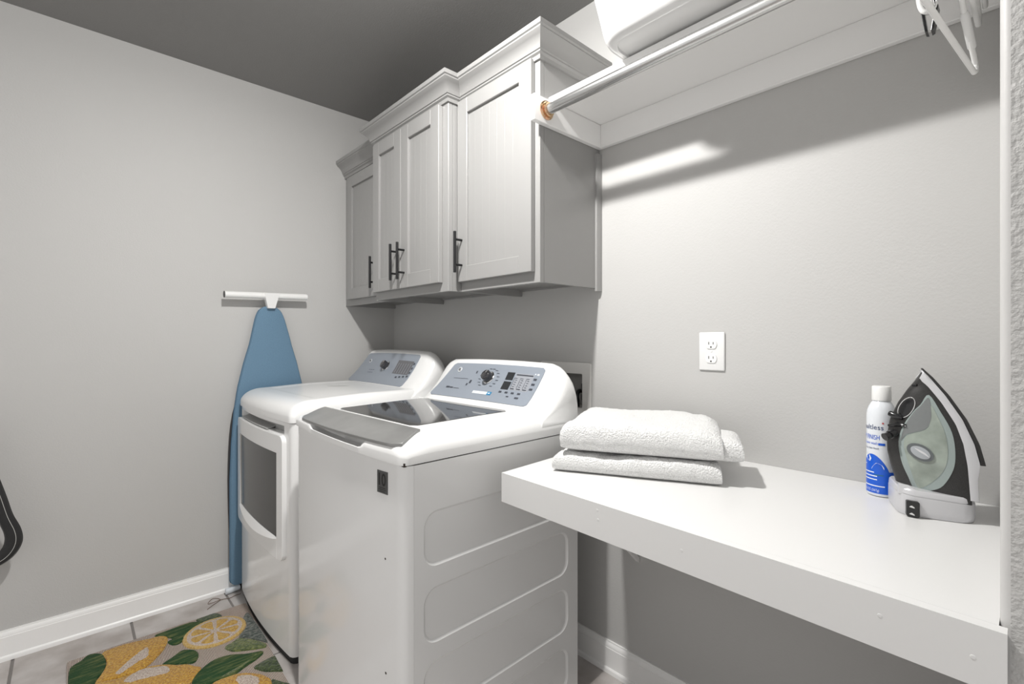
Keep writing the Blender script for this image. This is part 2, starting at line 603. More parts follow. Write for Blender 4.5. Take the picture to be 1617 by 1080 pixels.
make_door(cr, xr0 + 0.004, -1.108, 1.413, 2.106, YR, -1.480)
bm = BM()      # scribe moulding where the right cabinet meets the wall
extr(bm, [(xr1, YB - 0.026, 1.368), (xr1 + 0.007, YB - 0.024, 1.368), (xr1 + 0.010, YB - 0.016, 1.368), (xr1 + 0.012, YB - 0.001, 1.368), (xr1, YB - 0.001, 1.368)], (0, 0, 0.50))
obj('scribe_moulding', bm, 'cab', cr, smooth=30)

# ------------------------------------------------------------------ closet shelf, cleats, rod
ZS = 1.969
sx0, sx1 = xr1 + 0.0005, px0 - 0.0005
t = thing('closet_shelf', (-0.55, YB, ZS), 'white painted shelf board above the metal rod', 'shelf')
bm = BM(); box(bm, sx0, sx1, 1.162, YB - 0.001, ZS, ZS + 0.019, bev=0.0015, seg=1)
obj('shelf_board', bm, 'trim', t, smooth=0)
bm = BM(); box(bm, sx0 + 0.019, sx1 - 0.019, YB - 0.019, YB - 0.001, 1.886, ZS, bev=0.0015, seg=1)
obj('wall_cleat', bm, 'trim', t, smooth=0)
bm = BM(); box(bm, sx0, sx0 + 0.019, 1.078, YB - 0.001, 1.886, ZS - 0.0005, bev=0.0015, seg=1)
obj('side_cleat', bm, 'trim', t, smooth=0)
bm = BM(); box(bm, sx1 - 0.019, sx1, 1.078, YB - 0.001, 1.886, ZS - 0.0005, bev=0.0015, seg=1)
obj('side_cleat', bm, 'trim', t, smooth=0)
RY, RZ, RR = 1.133, 1.929, 0.0165
t = thing('closet_rod', (-0.55, RY, RZ - RR), 'round metal closet rod under the white shelf', 'rod')
rx0, rx1 = sx0 + 0.0195, sx1 - 0.0195
bm = BM(); cyl(bm, (rx0, RY, RZ), (rx1, RY, RZ), RR, n=40)
obj('rod_tube', bm, 'steel', t)
for xx, dr in ((rx0, 1), (rx1, -1)):
    bm = BM(); lathe_axis(bm, (xx, RY, RZ), (dr, 0, 0), [(0.030, 0), (0.030, 0.003), (0.026, 0.006), (0.023, 0.006), (0.0225, 0.010), (0.0235, 0.012), (0.021, 0.015), (0.0167, 0.015)])
    f = obj('rod_flange', bm, 'copper', t)
    f['label'] = 'copper coloured rod flange'

# ------------------------------------------------------------------ countertop
ZT = 0.841
t = thing('countertop', (-0.5, YB, ZT - 0.074), 'thick white painted counter built between washer and right wall', 'counter')
outer = [(-0.953, 0.840), (-0.0225, 0.818), (-0.0225, 0.843), (-0.0302, 0.8475), (-0.0302, YB - 0.001), (-1.005, YB - 0.001)]
outer = [(-0.9535, 0.8590), (-0.0302, 0.8375), (-0.0302, YB - 0.001), (-1.005, YB - 0.001)]
bm = BM(); prism_z(bm, outer, ZT - 0.020, ZT)
obj('top_panel', bm, 'counter', t, smooth=0)
bm = BM()
prism_z(bm, [(-0.953, 0.840), (-0.0225, 0.818), (-0.0225, 0.837), (-0.953, 0.8590)], ZT - 0.076, ZT)
obj('front_panel', bm, 'counter', t, smooth=0)
bm = BM()
prism_z(bm, [(-0.953, 0.8595), (-0.935, 0.8595), (-0.985, YB - 0.002), (-1.004, YB - 0.002)], ZT - 0.076, ZT - 0.0202)
obj('side_panel', bm, 'counter', t, smooth=0)
for (x, z) in ((-0.635, 0.826), (-0.633, 0.806), (-0.44, 0.804), (-0.145, 0.811), (-0.052, 0.80)):
    bm = BM()
    yy = 0.8400 - (x + 0.953) * 0.022 / 0.9295
    lathe_axis(bm, (x, yy + 0.0004, z), (0, -1, 0), [(0.0034, 0), (0.0026, 0.0008), (0.0, 0.0010)], n=10)
    obj('nail_filler', bm, 'counter', t)
bm = BM()      # diagonal shelf brace under the counter
extr(bm, [(-0.930, 1.4355, 0.430), (-0.916, 1.4355, 0.430), (-0.916, 1.4355, 0.448), (-0.930, 1.4355, 0.448)], (0, -0.335, 0.318))
o = obj('brace', bm, 'trim', t, smooth=0)

# ------------------------------------------------------------------ duplex outlet
ox, oz = -0.664, 1.156
t = thing('wall_outlet', (ox, YB, oz), 'white duplex electrical outlet on the wall above the counter', 'outlet')
bm = BM(); box(bm, ox - 0.0395, ox + 0.0395, YB - 0.006, YB, oz - 0.0585, oz + 0.0585, bev=0.004, seg=3)
obj('cover_plate', bm, 'plastic_w', t, smooth=40)
for dz in (0.0215, -0.0215):
    bm = BM()
    pts = []
    for k in range(32):
        a = 2 * pi * k / 32
        x, z = 0.0175 * cos(a), 0.0175 * sin(a)
        z = max(-0.0138, min(0.0138, z))
        pts.append((ox + x, YB - 0.0055, oz + dz + z))
    extr(bm, pts, (0, -0.0030, 0))
    r = obj('receptacle', bm, 'plastic_m', t, smooth=30, bevel=0.0006)
    bm = BM()
    for sx, hh in ((-0.0068, 0.0042), (0.0068, 0.0034)):
        box(bm, ox + sx - 0.0010, ox + sx + 0.0010, YB - 0.0090, YB - 0.0075, oz + dz + 0.003 - hh, oz + dz + 0.003 + hh)
    cyl(bm, (ox, YB - 0.0075, oz + dz - 0.0085), (ox, YB - 0.0090, oz + dz - 0.0085), 0.0024, n=12)
    obj('slots', bm, 'gap', r, smooth=0)
bm = BM(); lathe_axis(bm, (ox, YB - 0.006, oz), (0, -1, 0), [(0.003, 0), (0.0026, 0.001), (0, 0.0013)], n=14)
obj('screw', bm, 'plastic_m', t)

# ------------------------------------------------------------------ washer outlet box in the wall
bxl, bxr, bzt, bzb = -1.378, -1.121, 1.104, 0.885
t = thing('hose_box', ((bxl + bxr) / 2, YB, bzb), 'pale plastic washer hose box recessed in the wall behind the washer', 'utility box')
bm = BM()
ol = [bm.verts.new((x, YB - 0.007, z)) for x, z in rrect(bxl, bxr, bzb, bzt, 0.006, 2)]
il = [bm.verts.new((x, YB - 0.007, z)) for x, z in rrect(HX0 + 0.002, HX1 - 0.002, HZ0 + 0.002, HZ1 - 0.002, 0.004, 2)]
fill_loop(bm, [ol, il])
ob = [bm.verts.new((v.co.x, YB - 0.0005, v.co.z)) for v in ol]
ring_faces(bm, ol, ob)
ib = [bm.verts.new((v.co.x, YB + 0.07, v.co.z)) for v in il]
ring_faces(bm, il, ib)
obj('box_frame', bm, 'valve_box', t, smooth=0)
bm = BM(); box(bm, HX0 + 0.001, HX1 - 0.001, YB + 0.068, YB + 0.078, HZ0 + 0.001, HZ1 - 0.001)
obj('box_back', bm, 'valve_in', t, smooth=0)
vx = -1.172
bm = BM()
lathe_axis(bm, (vx, YB + 0.022, 0.960), (0, 0, 1), [(0.013, 0), (0.013, 0.022), (0.010, 0.026), (0.010, 0.036), (0.0135, 0.038), (0.0135, 0.062), (0.011, 0.064), (0.0, 0.064)], n=16)
cyl(bm, (vx, YB + 0.022, 0.975), (vx, YB + 0.069, 0.975), 0.008, n=12)
v = obj('valve', bm, 'valve', t)
bm = BM()
tube(bm, catmull([(vx - 0.030, YB + 0.069, 0.985), (vx - 0.032, YB + 0.03, 0.992), (vx - 0.030, YB + 0.012, 0.978), (vx - 0.028, YB + 0.012, 0.955), (vx - 0.028, YB + 0.012, 0.9335)], 4, False), 0.008, 10)
obj('hose', bm, 'valve', t)

# ------------------------------------------------------------------ laundry machines
def sm(a, b, x):
    t = max(0.0, min(1.0, (x - a) / (b - a)))
    return t * t * (3 - 2 * t)

def rnd(d, r):
    if d >= r: return 1.0
    if d <= 0: return 0.0
    return sqrt(max(0.0, 1 - (1 - d / r) ** 2))

def make_front(x0, x1, yc, bow):
    xc, hw = (x0 + x1) / 2, (x1 - x0) / 2
    return lambda x: yc - bow * (1 - ((x - xc) / hw) ** 2)

def outline(x0, x1, yf, yb, r, n=28):
    """footprint, counter-clockwise, bowed front with rounded corners"""
    pts = []
    for k in range(n + 1):
        x = x0 + (x1 - x0) * k / n
        # cluster samples near the corners
        c = (1 - cos(pi * k / n)) / 2
        x = x0 + (x1 - x0) * c
        d = min(x - x0, x1 - x)
        y = yf(x) + (r - r * rnd(d, r))
        pts.append((x, y))
    pts += [(x1, yb), (x0, yb)]
    return pts

def console(root, x0, x1, F, back, zb, prefix, xl, xr):
    """curved control console; F front profile (y, z) foot to top, back = rest of the profile"""
    xc, hw = (x0 + x1) / 2, (x1 - x0) / 2
    yb = back[-1][0]
    L = [0.0]
    for a, b in zip(F[1:-1], F[2:]):
        L.append(L[-1] + hypot(b[0] - a[0], b[1] - a[1]))
    arch = lambda x, z: z + 0.009 * (1 - ((x - xc) / hw) ** 2) * max(0, (z - zb) / 0.2)
    def surf(x, v, off=0.0):
        d = v * L[-1]
        i = 0
        while i < len(L) - 2 and d > L[i + 1]:
            i += 1
        a, b = F[1 + i], F[2 + i]
        t = (d - L[i]) / (L[i + 1] - L[i])
        y, z = a[0] + (b[0] - a[0]) * t, a[1] + (b[1] - a[1]) * t
        # smoothed normal
        def tan(j):
            j = max(0, min(len(F) - 3, j))
            dy, dz = F[2 + j][0] - F[1 + j][0], F[2 + j][1] - F[1 + j][1]
            l = hypot(dy, dz)
            return dy / l, dz / l
        t0, t1 = tan(i if t >= 0.5 else i - 1), tan(i + 1 if t >= 0.5 else i)
        w = t - 0.5 if t >= 0.5 else t + 0.5
        ty, tz = t0[0] * (1 - w) + t1[0] * w, t0[1] * (1 - w) + t1[1] * w
        l = hypot(ty, tz)
        n = Vector((0, -tz / l, ty / l))
        return Vector((x, y, arch(x, z))) + n * off, n
    prof = [(F[0][0], zb)] + F + back
    es = [0, 0.003, 0.009, 0.018, 0.032, 0.050, 0.075, 0.11]
    xs = [x0 + e for e in es] + [xc - 0.12, xc, xc + 0.12] + [x1 - e for e in es[::-1]]
    secs = []
    for x in xs:
        e = min(x - x0, x1 - x)
        s = 0.52 + 0.48 * rnd(e + 0.0006, 0.085)
        s2 = 0.86 + 0.14 * rnd(e + 0.0006, 0.05)
        sec = []
        for y, z in prof:
            hh = (z - zb)
            # keep the foot, pull the top down towards the ends
            zz = zb + hh * s
            yy = yb + (y - yb) * (s2 if hh > 0.09 else 1.0 - (1 - s2) * hh / 0.09)
            sec.append((x, yy, arch(x, zz)))
        secs.append(sec)
    bm = BM(); loft(bm, secs)
    obj('console', bm, 'plastic_w', root, smooth=50)
    # blue-grey control panel
    bm = BM()
    def pt(u, v, off):
        vv = 0.02 + 0.955 * v
        a, b = xl(vv), xr(vv)
        inset = 0.012 * (1 - rnd(min(v, 1 - v) * L[-1], 0.012)) 
        a += inset; b -= inset
        return surf(a + (b - a) * u, vv, off)[0]
    slab(bm, 24, 22, lambda u, v: pt(u, v, 0.0022), lambda u, v: pt(u, v, -0.004))
    pan = obj('control_panel', bm, 'panel', root, smooth=40)
    return pan, surf

def marks(parent, name, items, surf, m, off=0.0030):
    """flat print: items = (x, v, width, dv[, slant])"""
    bm = BM()
    for it in items:
        x, v, w, dv = it[:4]
        vs_ = [bm.verts.new(surf(x + a * w / 2, v + b * dv / 2, off)[0]) for a, b in ((-1, -1), (1, -1), (1, 1), (-1, 1))]
        bm.faces.new(vs_)
    o = obj(name, bm, m, parent, smooth=0)
    o['kind'] = 'stuff'
    return o

def slab_on(parent, name, x0, x1, v0, v1, surf, m, off=0.0032, nu=3, nv=6, smooth=30):
    bm = BM()
    slab(bm, nu, nv, lambda u, v: surf(x0 + (x1 - x0) * u, v0 + (v1 - v0) * v, off)[0],
         lambda u, v: surf(x0 + (x1 - x0) * u, v0 + (v1 - v0) * v, 0.0005)[0])
    return obj(name, bm, m, parent, smooth=smooth)

def panel_text(parent, name, body, size, x, v, surf, m, dv_per_m, bold=False, off=0.0036):
    bm = text_bm(body, size, lambda tx, ty: surf(x + tx, v + ty * dv_per_m, off)[0], font_bold=bold)
    return obj(name, bm, m, parent, smooth=0)

def knob(parent, x, v, surf, r, m='knob'):
    p, n = surf(x, v, 0.002)
    bm = BM(); lathe_axis(bm, p, n, [(r * 1.28, 0), (r * 1.28, 0.003), (r * 1.18, 0.0045), (r * 1.05, 0.0035), (r * 1.0, 0.003)], n=40)
    ring = obj('knob_ring', bm, 'chrome', parent, smooth=40)
    bm = BM(); lathe_axis(bm, p, n, [(r, 0.003), (r, 0.020), (r * 0.96, 0.025), (r * 0.86, 0.027), (r * 0.5, 0.0285), (0, 0.029)], n=40)
    k = obj('knob', bm, m, parent, smooth=40)
    bm = BM()
    u = Vector((1, 0, 0)); w = n.cross(u)
    c = p + n * 0.0292
    d = (u * 0.5 + w * 0.85).normalized()
    q = n.cross(d)
    extr(bm, [c + d * (r * 0.9) + q * 0.002, c + d * (r * 0.35) + q * 0.002, c + d * (r * 0.35) - q * 0.002, c + d * (r * 0.9) - q * 0.002], n * 0.001)
    obj('pointer', bm, 'chrome', k, smooth=0)
    return k

def emblem(parent, x, v, surf, r):
    p, n = surf(x, v, 0.0022)
    bm = BM(); lathe_axis(bm, p, n, [(r, 0), (r, 0.0015), (r * 0.9, 0.0022), (0, 0.0022)], n=28)
    e = obj('emblem', bm, 'emblem', parent, smooth=30)
    u = Vector((1, 0, 0)); w = n.cross(u)
    bm = BM()
    # script monogram as flowing strokes in the disc
    for pts in ([(-0.05, 0.35), (-0.35, 0.40), (-0.48, 0.05), (-0.30, -0.38), (-0.05, -0.25), (-0.02, 0.02), (-0.22, 0.0)],
                [(0.42, 0.30), (0.20, 0.42), (0.08, 0.18), (0.28, 0.05), (0.08, -0.08), (0.10, -0.35), (0.38, -0.38), (0.48, -0.15)]):
        tube(bm, [p + n * 0.0026 + (u * a.x + w * a.y) * r for a in catmull([(a, b) for a, b in pts], 4, False)], r * 0.07, 6)
    obj('monogram', bm, 'ink', e, smooth=40)
    return e

# ---------------- dryer
DX0, DX1 = -2.536, -1.832
dyf = make_front(DX0, DX1, 0.600, 0.019)
dry = thing('dryer', ((DX0 + DX1) / 2, 0.6, 0), 'white front-loading dryer with smoked window next to the ironing board', 'dryer')
DYB = 1.285
bm = BM()
oA = outline(DX0, DX1, dyf, DYB, 0.022)
prism_z(bm, oA, 0.028, 0.838)
# recessed band above the door
rx0_, rx1_ = -2.510, -1.900
oB = []
for x, y in oA[:-2]:
    oB.append((x, y))
oBn = [(x, y) for x, y in oA[:-2] if x < rx0_]
oBn += [(rx0_, dyf(rx0_)), (rx0_ + 0.006, dyf(rx0_) + 0.030)]
oBn += [(x, dyf(x) + 0.030) for x in [rx0_ + 0.02 + (rx1_ - rx0_ - 0.06) * k / 12 for k in range(13)]]
oBn += [(rx1_ - 0.012, dyf(rx1_) + 0.022), (rx1_, dyf(rx1_))]
oBn += [(x, y) for x, y in oA[:-2] if x > rx1_] + oA[-2:]
prism_z(bm, oBn, 0.838, 0.870)
prism_z(bm, oA, 0.870, 0.883)
obj('body', bm, 'enamel', dry, smooth=30)
bm = BM(); prism_z(bm, [(x * 0.985 + (DX0 + DX1) / 2 * 0.015, y + 0.006) for x, y in oA], 0.0, 0.0275)
obj('toe_kick', bm, 'gap', dry, smooth=30)
bm = BM(); prism_z(bm, [(x * 0.992 + (DX0 + DX1) / 2 * 0.008, y + 0.003) for x, y in oA], 0.8832, 0.8862)
obj('seam', bm, 'gap', dry, smooth=30)
# door
def dcol(bm, xa, xb, zlo, zhi, y_out, y_in, n=10):
    secs = []
    for k in range(n + 1):
        x = xa + (xb - xa) * k / n
        lo, hi = zlo(x), zhi(x)
        secs.append([(x, dyf(x) - y_out(x) if callable(y_out) else dyf(x) - y_out, lo), (x, dyf(x) - (y_out(x) if callable(y_out) else y_out), hi),
                     (x, dyf(x) + y_in, hi), (x, dyf(x) + y_in, lo)])
    loft(bm, secs)
d0, d1, dz0, dz1 = -2.522, -1.880, 0.368, 0.834
wx0, wx1, wz0, wz1 = -2.462, -1.930, 0.446, 0.766
r = 0.028
hi = lambda x: dz1 - (r - r * rnd(min(x - d0, d1 - x), r))
lo = lambda x: dz0 + (r - r * rnd(min(x - d0, d1 - x), r))
bm = BM()
PO = 0.016
def cols(xa, xb, zl, zh, n):
    secs = []
    for k in range(n + 1):
        c = (1 - cos(pi * k / n)) / 2
        x = xa + (xb - xa) * c
        a, b = zl(x), zh(x)
        secs.append([(x, dyf(x) - PO, a), (x, dyf(x) - PO, b), (x, dyf(x) + 0.001, b), (x, dyf(x) + 0.001, a)])
    loft(bm, secs)
cols(d0, wx0, lo, hi, 12)
cols(wx1, d1, lo, hi, 12)
cols(wx0, wx1, lambda x: wz1, lambda x: dz1, 16)
cols(wx0, wx1, lambda x: dz0, lambda x: wz0, 16)
door = obj('door', bm, 'enamel', dry, smooth=40, bevel=0.004)
bm = BM()
secs = []
for k in range(17):
    x = wx0 - 0.001 + (wx1 - wx0 + 0.002) * k / 16
    secs.append([(x, dyf(x) - PO + 0.005, wz0 - 0.001), (x, dyf(x) - PO + 0.005, wz1 + 0.001), (x, dyf(x) - PO + 0.010, wz1 + 0.001), (x, dyf(x) - PO + 0.010, wz0 - 0.001)])
loft(bm, secs)
obj('window', bm, 'window', door, smooth=40)
bm = BM()   # lens shaped ledge under the window
secs = []
for k in range(25):
    t = k / 24
    x = wx0 + 0.004 + (wx1 - wx0 - 0.008) * t
    s = sin(pi * t) ** 0.8
    h = 0.003 + 0.026 * s
    y = dyf(x) - PO
    secs.append([(x, y + 0.002, wz0 + 0.002), (x, y - 0.0005, wz0 - 0.003), (x, y - 0.002 - 0.009 * s, wz0 - h), (x, y + 0.0, wz0 - h - 0.002)])
loft(bm, secs)
obj('window_ledge', bm, 'plastic_w', door, smooth=40)
bm = BM()   # grey sheet added to put shade into the recess above the door
secs = []
for k in range(15):
    x = rx0_ + 0.021 + (rx1_ - rx0_ - 0.062) * k / 14
    secs.append([(x, dyf(x) + 0.0285, 0.8385), (x, dyf(x) + 0.0285, 0.8690), (x, dyf(x) + 0.0005, 0.8697), (x, dyf(x) + 0.0005, 0.8692), (x, dyf(x) + 0.0275, 0.8685), (x, dyf(x) + 0.0275, 0.8385)])
loft(bm, secs)
obj('recess_shade', bm, 'pocket', dry, smooth=30)
bm = BM()   # finger latch plate in the recess
secs = []
for k in range(9):
    x = -2.46 + 0.40 * k / 8
    secs.append([(x, dyf(x) - 0.002, 0.835), (x, dyf(x) - 0.006, 0.841), (x, dyf(x) + 0.028, 0.852), (x, dyf(x) + 0.028, 0.846)])
loft(bm, secs)
obj('handle_scoop', bm, 'pocket', dry, smooth=40)
# lid
def lid_mesh(x0, x1, yf, yb, zskirt, zbase, top, rs, rf, extra=None, n=54, m=48):
    bm = BM()
    def fy(u, v):
        x = x0 + (x1 - x0) * (1 - cos(pi * u)) / 2
        a = yf(x)
        return x, a, a + (yb - a) * (v ** 1.7)
    def f(u, v):
        x, a, y = fy(u, v)
        d = min(x - x0, x1 - x)
        fs, ff = rnd(d + 0.0004, rs), rnd(y - a + 0.0004, rf)
        zb = zbase(x)
        z = zb + (top(x, y) - zb) * min(fs, 1) * ff
        if extra: z = max(zb, z + extra(x, y))
        # round the plan corners
        rc = 0.02
        yy = y + (rc - rc * rnd(d, rc)) * max(0, 1 - (y - a) / 0.06)
        return (x, yy, z)
    rows = grid(bm, n, m, f)
    per = [rows[i][0] for i in range(n)] + [rows[n][j] for j in range(m)] + [rows[i][m] for i in range(n, 0, -1)] + [rows[0][j] for j in range(m, 0, -1)]
    low = [bm.verts.new((v.co.x, v.co.y, zskirt(v.co.x))) for v in per]
    ring_faces(bm, per, low)
    bm.faces.new(low)
    return bm
dl_front = lambda x: dyf(x) - 0.006
bm = lid_mesh(DX0 - 0.001, DX1 + 0.001, dl_front, DYB, lambda x: 0.886, lambda x: 0.902,
              lambda x, y: 0.962 + 0.012 * sm(0.62, 0.95, y), 0.034, 0.085,
              lambda x, y: -0.004 * sm(DX0 + 0.075, DX0 + 0.085, x) * (1 - sm(DX1 - 0.085, DX1 - 0.075, x)) * sm(0.70, 0.715, y) * (1 - sm(1.08, 1.09, y)))
obj('lid', bm, 'plastic_w', dry, smooth=60)
bm = BM()
tube(bm, [(-2.28, 0.905, 0.9712), (-2.255, 0.935, 0.9715), (-2.235, 0.975, 0.9718), (-2.215, 0.985, 0.9718)], [0.0006, 0.002, 0.0014, 0.0005], 6)
obj('scuff_mark', bm, 'pocket', dry)
dy_, dz_ = -0.068, 0.027
F0 = [(1.160, 0.925), (1.180, 0.945), (1.214, 0.980), (1.243, 1.018), (1.266, 1.055), (1.286, 1.091)]
B0 = [(1.295, 1.101), (1.308, 1.106), (1.322, 1.103), (1.338, 1.088), (1.350, 1.055), (1.357, 1.0), (1.358, 0.90)]
Fd = [(a + dy_, b + dz_) for a, b in F0]
Bd = [(a + dy_, b + dz_) for a, b in B0]
pan, sf = console(dry, DX0, DX1, Fd, Bd, 0.925, 'dryer', lambda v: DX0 + 0.012 + 0.060 * v ** 1.3, lambda v: DX1 - 0.125 + 0.012 * v)
emblem(pan, -2.408, 0.72, sf, 0.0115)
knob(pan, -2.212, 0.58, sf, 0.021)
slab_on(pan, 'display', -2.118, -1.975, 0.38, 0.78, sf, 'scr_d', off=0.0028)
marks(pan, 'printed_marks', [(-2.06 + 0.03 * k, 0.28 + 0.02 * k, 0.016, 0.05) for k in range(4)] + [(-1.966, 0.45 + 0.13 * k, 0.012, 0.06) for k in range(3)] +
      [(-2.36 + 0.02 * (k % 3), 0.35 + 0.09 * (k // 3), 0.012, 0.014) for k in range(6)], sf, 'print_d')
marks(pan, 'printed_lines', [(-2.10 + 0.022 * k, 0.55, 0.004, 0.3) for k in range(6)], sf, 'scr', off=0.0034)
bm = BM(); box(bm, DX0 + 0.03, DX1 - 0.012, DYB + 0.005, DYB + 0.035, 0.05, 0.985)
obj('back_cover', bm, 'pocket', dry, smooth=0)
bm = BM()
lathe_axis(bm, (-1.905, dyf(-1.905) + 0.0008, 0.638), (0, -1, 0), [(0.004, 0), (0.003, 0.001), (0, 0.0012)], n=10)
obj('paint_chip', bm, 'rust', dry)

# ---------------- washer
WX0, WX1 = -1.706, -1.022
wyf = make_front(WX0, WX1, 0.592, 0.022)
WROT = radians(1.5)
wroot = (WX1, 0.597, 0)
wsh = thing('washer', wroot, 'white top-loading washer with dark glass lid beside the counter', 'washer')
WYB = 1.256
zsm = lambda x: 0.885 + 0.016 * (WX1 - x) / (WX1 - WX0)
oW = outline(WX0, WX1, wyf, WYB, 0.022)
oC = [(x, y) for x, y in oW[:-2]]
# right side steps in to hold the embossed panel
oC = [p for p in oC if not (p[0] > WX1 - 1e-6)] + [(WX1, 0.618), (WX1 - 0.0065, 0.6182), (WX1 - 0.0065, WYB), (WX0, WYB)]
bm = BM()
loft(bm, [[(x, y, 0.022) for x, y in oC], [(x, y, zsm(x)) for x, y in oC]])
obj('body', bm, 'enamel', wsh, smooth=30)
bm = BM(); prism_z(bm, [(x * 0.985 + (WX0 + WX1) / 2 * 0.015, y + 0.008) for x, y in oW[:-2]] + [(WX1 - 0.01, WYB - 0.01), (WX0 + 0.01, WYB - 0.01)], 0.0, 0.0215)
obj('toe_kick', bm, 'gap', wsh, smooth=30)
bm = BM()
def yz(y, z, x): return bm.verts.new((x, y, z))
xs = WX1
o_ = [(0.6185, 0.022), (WYB, 0.022), (WYB, 0.8845), (0.6185, 0.8845)]
ol = [yz(a, b, xs) for a, b in o_]
loops = [ol]
for z0, z1 in ((0.621, 0.762), (0.428, 0.570), (0.242, 0.384), (0.050, 0.191)):
    rad = min(0.042, (z1 - z0) / 2.1)
    A = [yz(a, b, xs) for a, b in rrect(0.646, 1.206, z0, z1, rad, 7)]
    Bq = [yz(a, b, xs - 0.0018) for a, b in rrect(0.6485, 1.2035, z0 + 0.0025, z1 - 0.0025, rad - 0.0025, 7)]
    Cq = [yz(a, b, xs - 0.0052) for a, b in rrect(0.653, 1.199, z0 + 0.007, z1 - 0.007, rad - 0.007, 7)]
    ring_faces(bm, A, Bq); ring_faces(bm, Bq, Cq)
    bm.faces.new(Cq)
    loops.append(A)
fill_loop(bm, loops)
ob = [yz(a, b, xs - 0.0062) for a, b in o_]
ring_faces(bm, ol, ob)
bm.faces.new(ob)
obj('side_panel', bm, 'enamel', wsh, smooth=25)
bm = BM()
q = [(x * 0.993 + (WX0 + WX1) / 2 * 0.007, y + 0.003) for x, y in oW]
loft(bm, [[(x, y, zsm(x) + 0.0002) for x, y in q], [(x, y, zsm(x) + 0.0030) for x, y in q]])
obj('seam', bm, 'gap', wsh, smooth=30)
wl_front = lambda x: wyf(x) - 0.007
wtop = lambda x, y: 0.934 + 0.020 * sm(0.575, 0.68, y) + 0.003 * sm(0.68, 1.0, y)
def pocket(x, y):
    return -0.026 * sm(-1.545, -1.505, x) * (1 - sm(-1.225, -1.185, x)) * (1 - sm(0.592, 0.606, y))
bm = lid_mesh(WX0 - 0.002, WX1 + 0.002, wl_front, WYB, lambda x: zsm(x) + 0.003, lambda x: zsm(x) + 0.017, wtop, 0.058, 0.020, pocket, n=80, m=64)
obj('top_cover', bm, 'plastic_w', wsh, smooth=60)
# grey handle across the front of the lid
bm = BM()
def hb(u, v, off):
    xl_, xr_ = WX0 + 0.042 + 0.010 * (1 - v), WX1 - 0.022 - 0.032 * v
    x = xl_ + (xr_ - xl_) * u
    yfr = wyf(x) - 0.004 + 0.012 * (1 - rnd(min(u, 1 - u) * (xr_ - xl_), 0.03))
    y = yfr + (0.672 - yfr) * v
    return (x, y, wtop(x, y) + off - 0.004 * (1 - v) ** 2)
slab(bm, 24, 6, lambda u, v: hb(u, v, 0.0065), lambda u, v: hb(u, v, -0.002))
obj('lid_handle', bm, 'bar', wsh, smooth=40, bevel=0.0015)
bm = BM()
def gl(u, v, off):
    y = 0.698 + (1.068 - 0.698) * v
    xl_, xr_ = -1.622 - 0.025 * v, -1.150 - 0.008 * v
    ins = 0.02 * (1 - rnd(min(v, 1 - v) * 0.4, 0.02))
    xl_ += ins; xr_ -= ins
    x = xl_ + (xr_ - xl_) * u
    return (x, y, wtop(x, y) + off)
slab(bm, 8, 24, lambda u, v: gl(u, v, 0.0018), lambda u, v: gl(u, v, -0.003))
obj('lid_glass', bm, 'lidglass', wsh, smooth=40)
bm = BM()
xx = WX0 + 0.032
box(bm, xx - 0.018, xx + 0.018, 1.066, 1.074, 0.946, 0.9585, bev=0.001, seg=1)
obj('lid_hinge', bm, 'plastic_m', wsh, smooth=0)
F1 = [(1.078, 0.948), (1.098, 0.968), (1.128, 0.998), (1.154, 1.031), (1.176, 1.063), (1.195, 1.094)]
B1 = [(1.203, 1.102), (1.214, 1.107), (1.227, 1.104), (1.240, 1.090), (1.249, 1.060), (1.2555, 1.010), (1.256, 0.92)]
pan, sf = console(wsh, WX0, WX1, F1, B1, 0.918, 'washer', lambda v: WX0 + 0.045 + 0.060 * v ** 1.3, lambda v: WX1 - 0.092 + 0.010 * v)
dv = 1 / 0.160
emblem(pan, -1.554, 0.79, sf, 0.0118)
knob(pan, -1.362, 0.62, sf, 0.0205)
slab_on(pan, 'display', -1.274, -1.237, 0.61, 0.80, sf, 'disp')
slab_on(pan, 'display', -1.274, -1.237, 0.37, 0.57, sf, 'disp')
slab_on(pan, 'indicator_field', -1.230, -1.143, 0.37, 0.79, sf, 'scr', off=0.0026)
it = []
for cx in (-1.218, -1.188, -1.159):
    it += [(cx - 0.011, 0.55, 0.0012, 0.26), (cx - 0.004, 0.67, 0.014, 0.010)]
    for k in range(4):
        it.append((cx, 0.46 + 0.055 * k, 0.009, 0.012))
    it.append((cx, 0.405, 0.018, 0.022))
it.append((-1.186, 0.755, 0.08, 0.028))
marks(pan, 'indicator_print', it, sf, 'print_d', off=0.0034)
it = []
for k in range(14):
    a = radians(-50 + 280 * k / 13)
    r0 = 0.042
    it.append((-1.362 + r0 * cos(a) * 1.15, 0.60 + r0 * sin(a) * dv * 0.95, 0.014, 0.016))
it += [(-1.268 + 0.031 * k, 0.30, 0.014, 0.045) for k in range(4)] + [(-1.221, 0.20, 0.012, 0.03), (-1.175, 0.19, 0.018, 0.045)]
it += [(-1.132, 0.68 - 0.12 * k, 0.015, 0.05) for k in range(3)]
it += [(-1.443, 0.74, 0.008, 0.07), (-1.455, 0.48, 0.010, 0.09), (-1.468, 0.40, 0.008, 0.06)]
it += [(-1.572, 0.285, 0.022, 0.05), (-1.549, 0.28, 0.02, 0.035), (-1.517, 0.27, 0.035, 0.014), (-1.522, 0.55, 0.09, 0.010)]
marks(pan, 'printed_marks', it, sf, 'print_d')
marks(pan, 'printed_lights', [(-1.126, 0.80, 0.010, 0.04), (-1.139, 0.805, 0.006, 0.03)], sf, 'print_l')
s_ = slab_on(pan, 'energy_sticker', -1.410, -1.307, 0.185, 0.255, sf, 'tagw', off=0.0028)
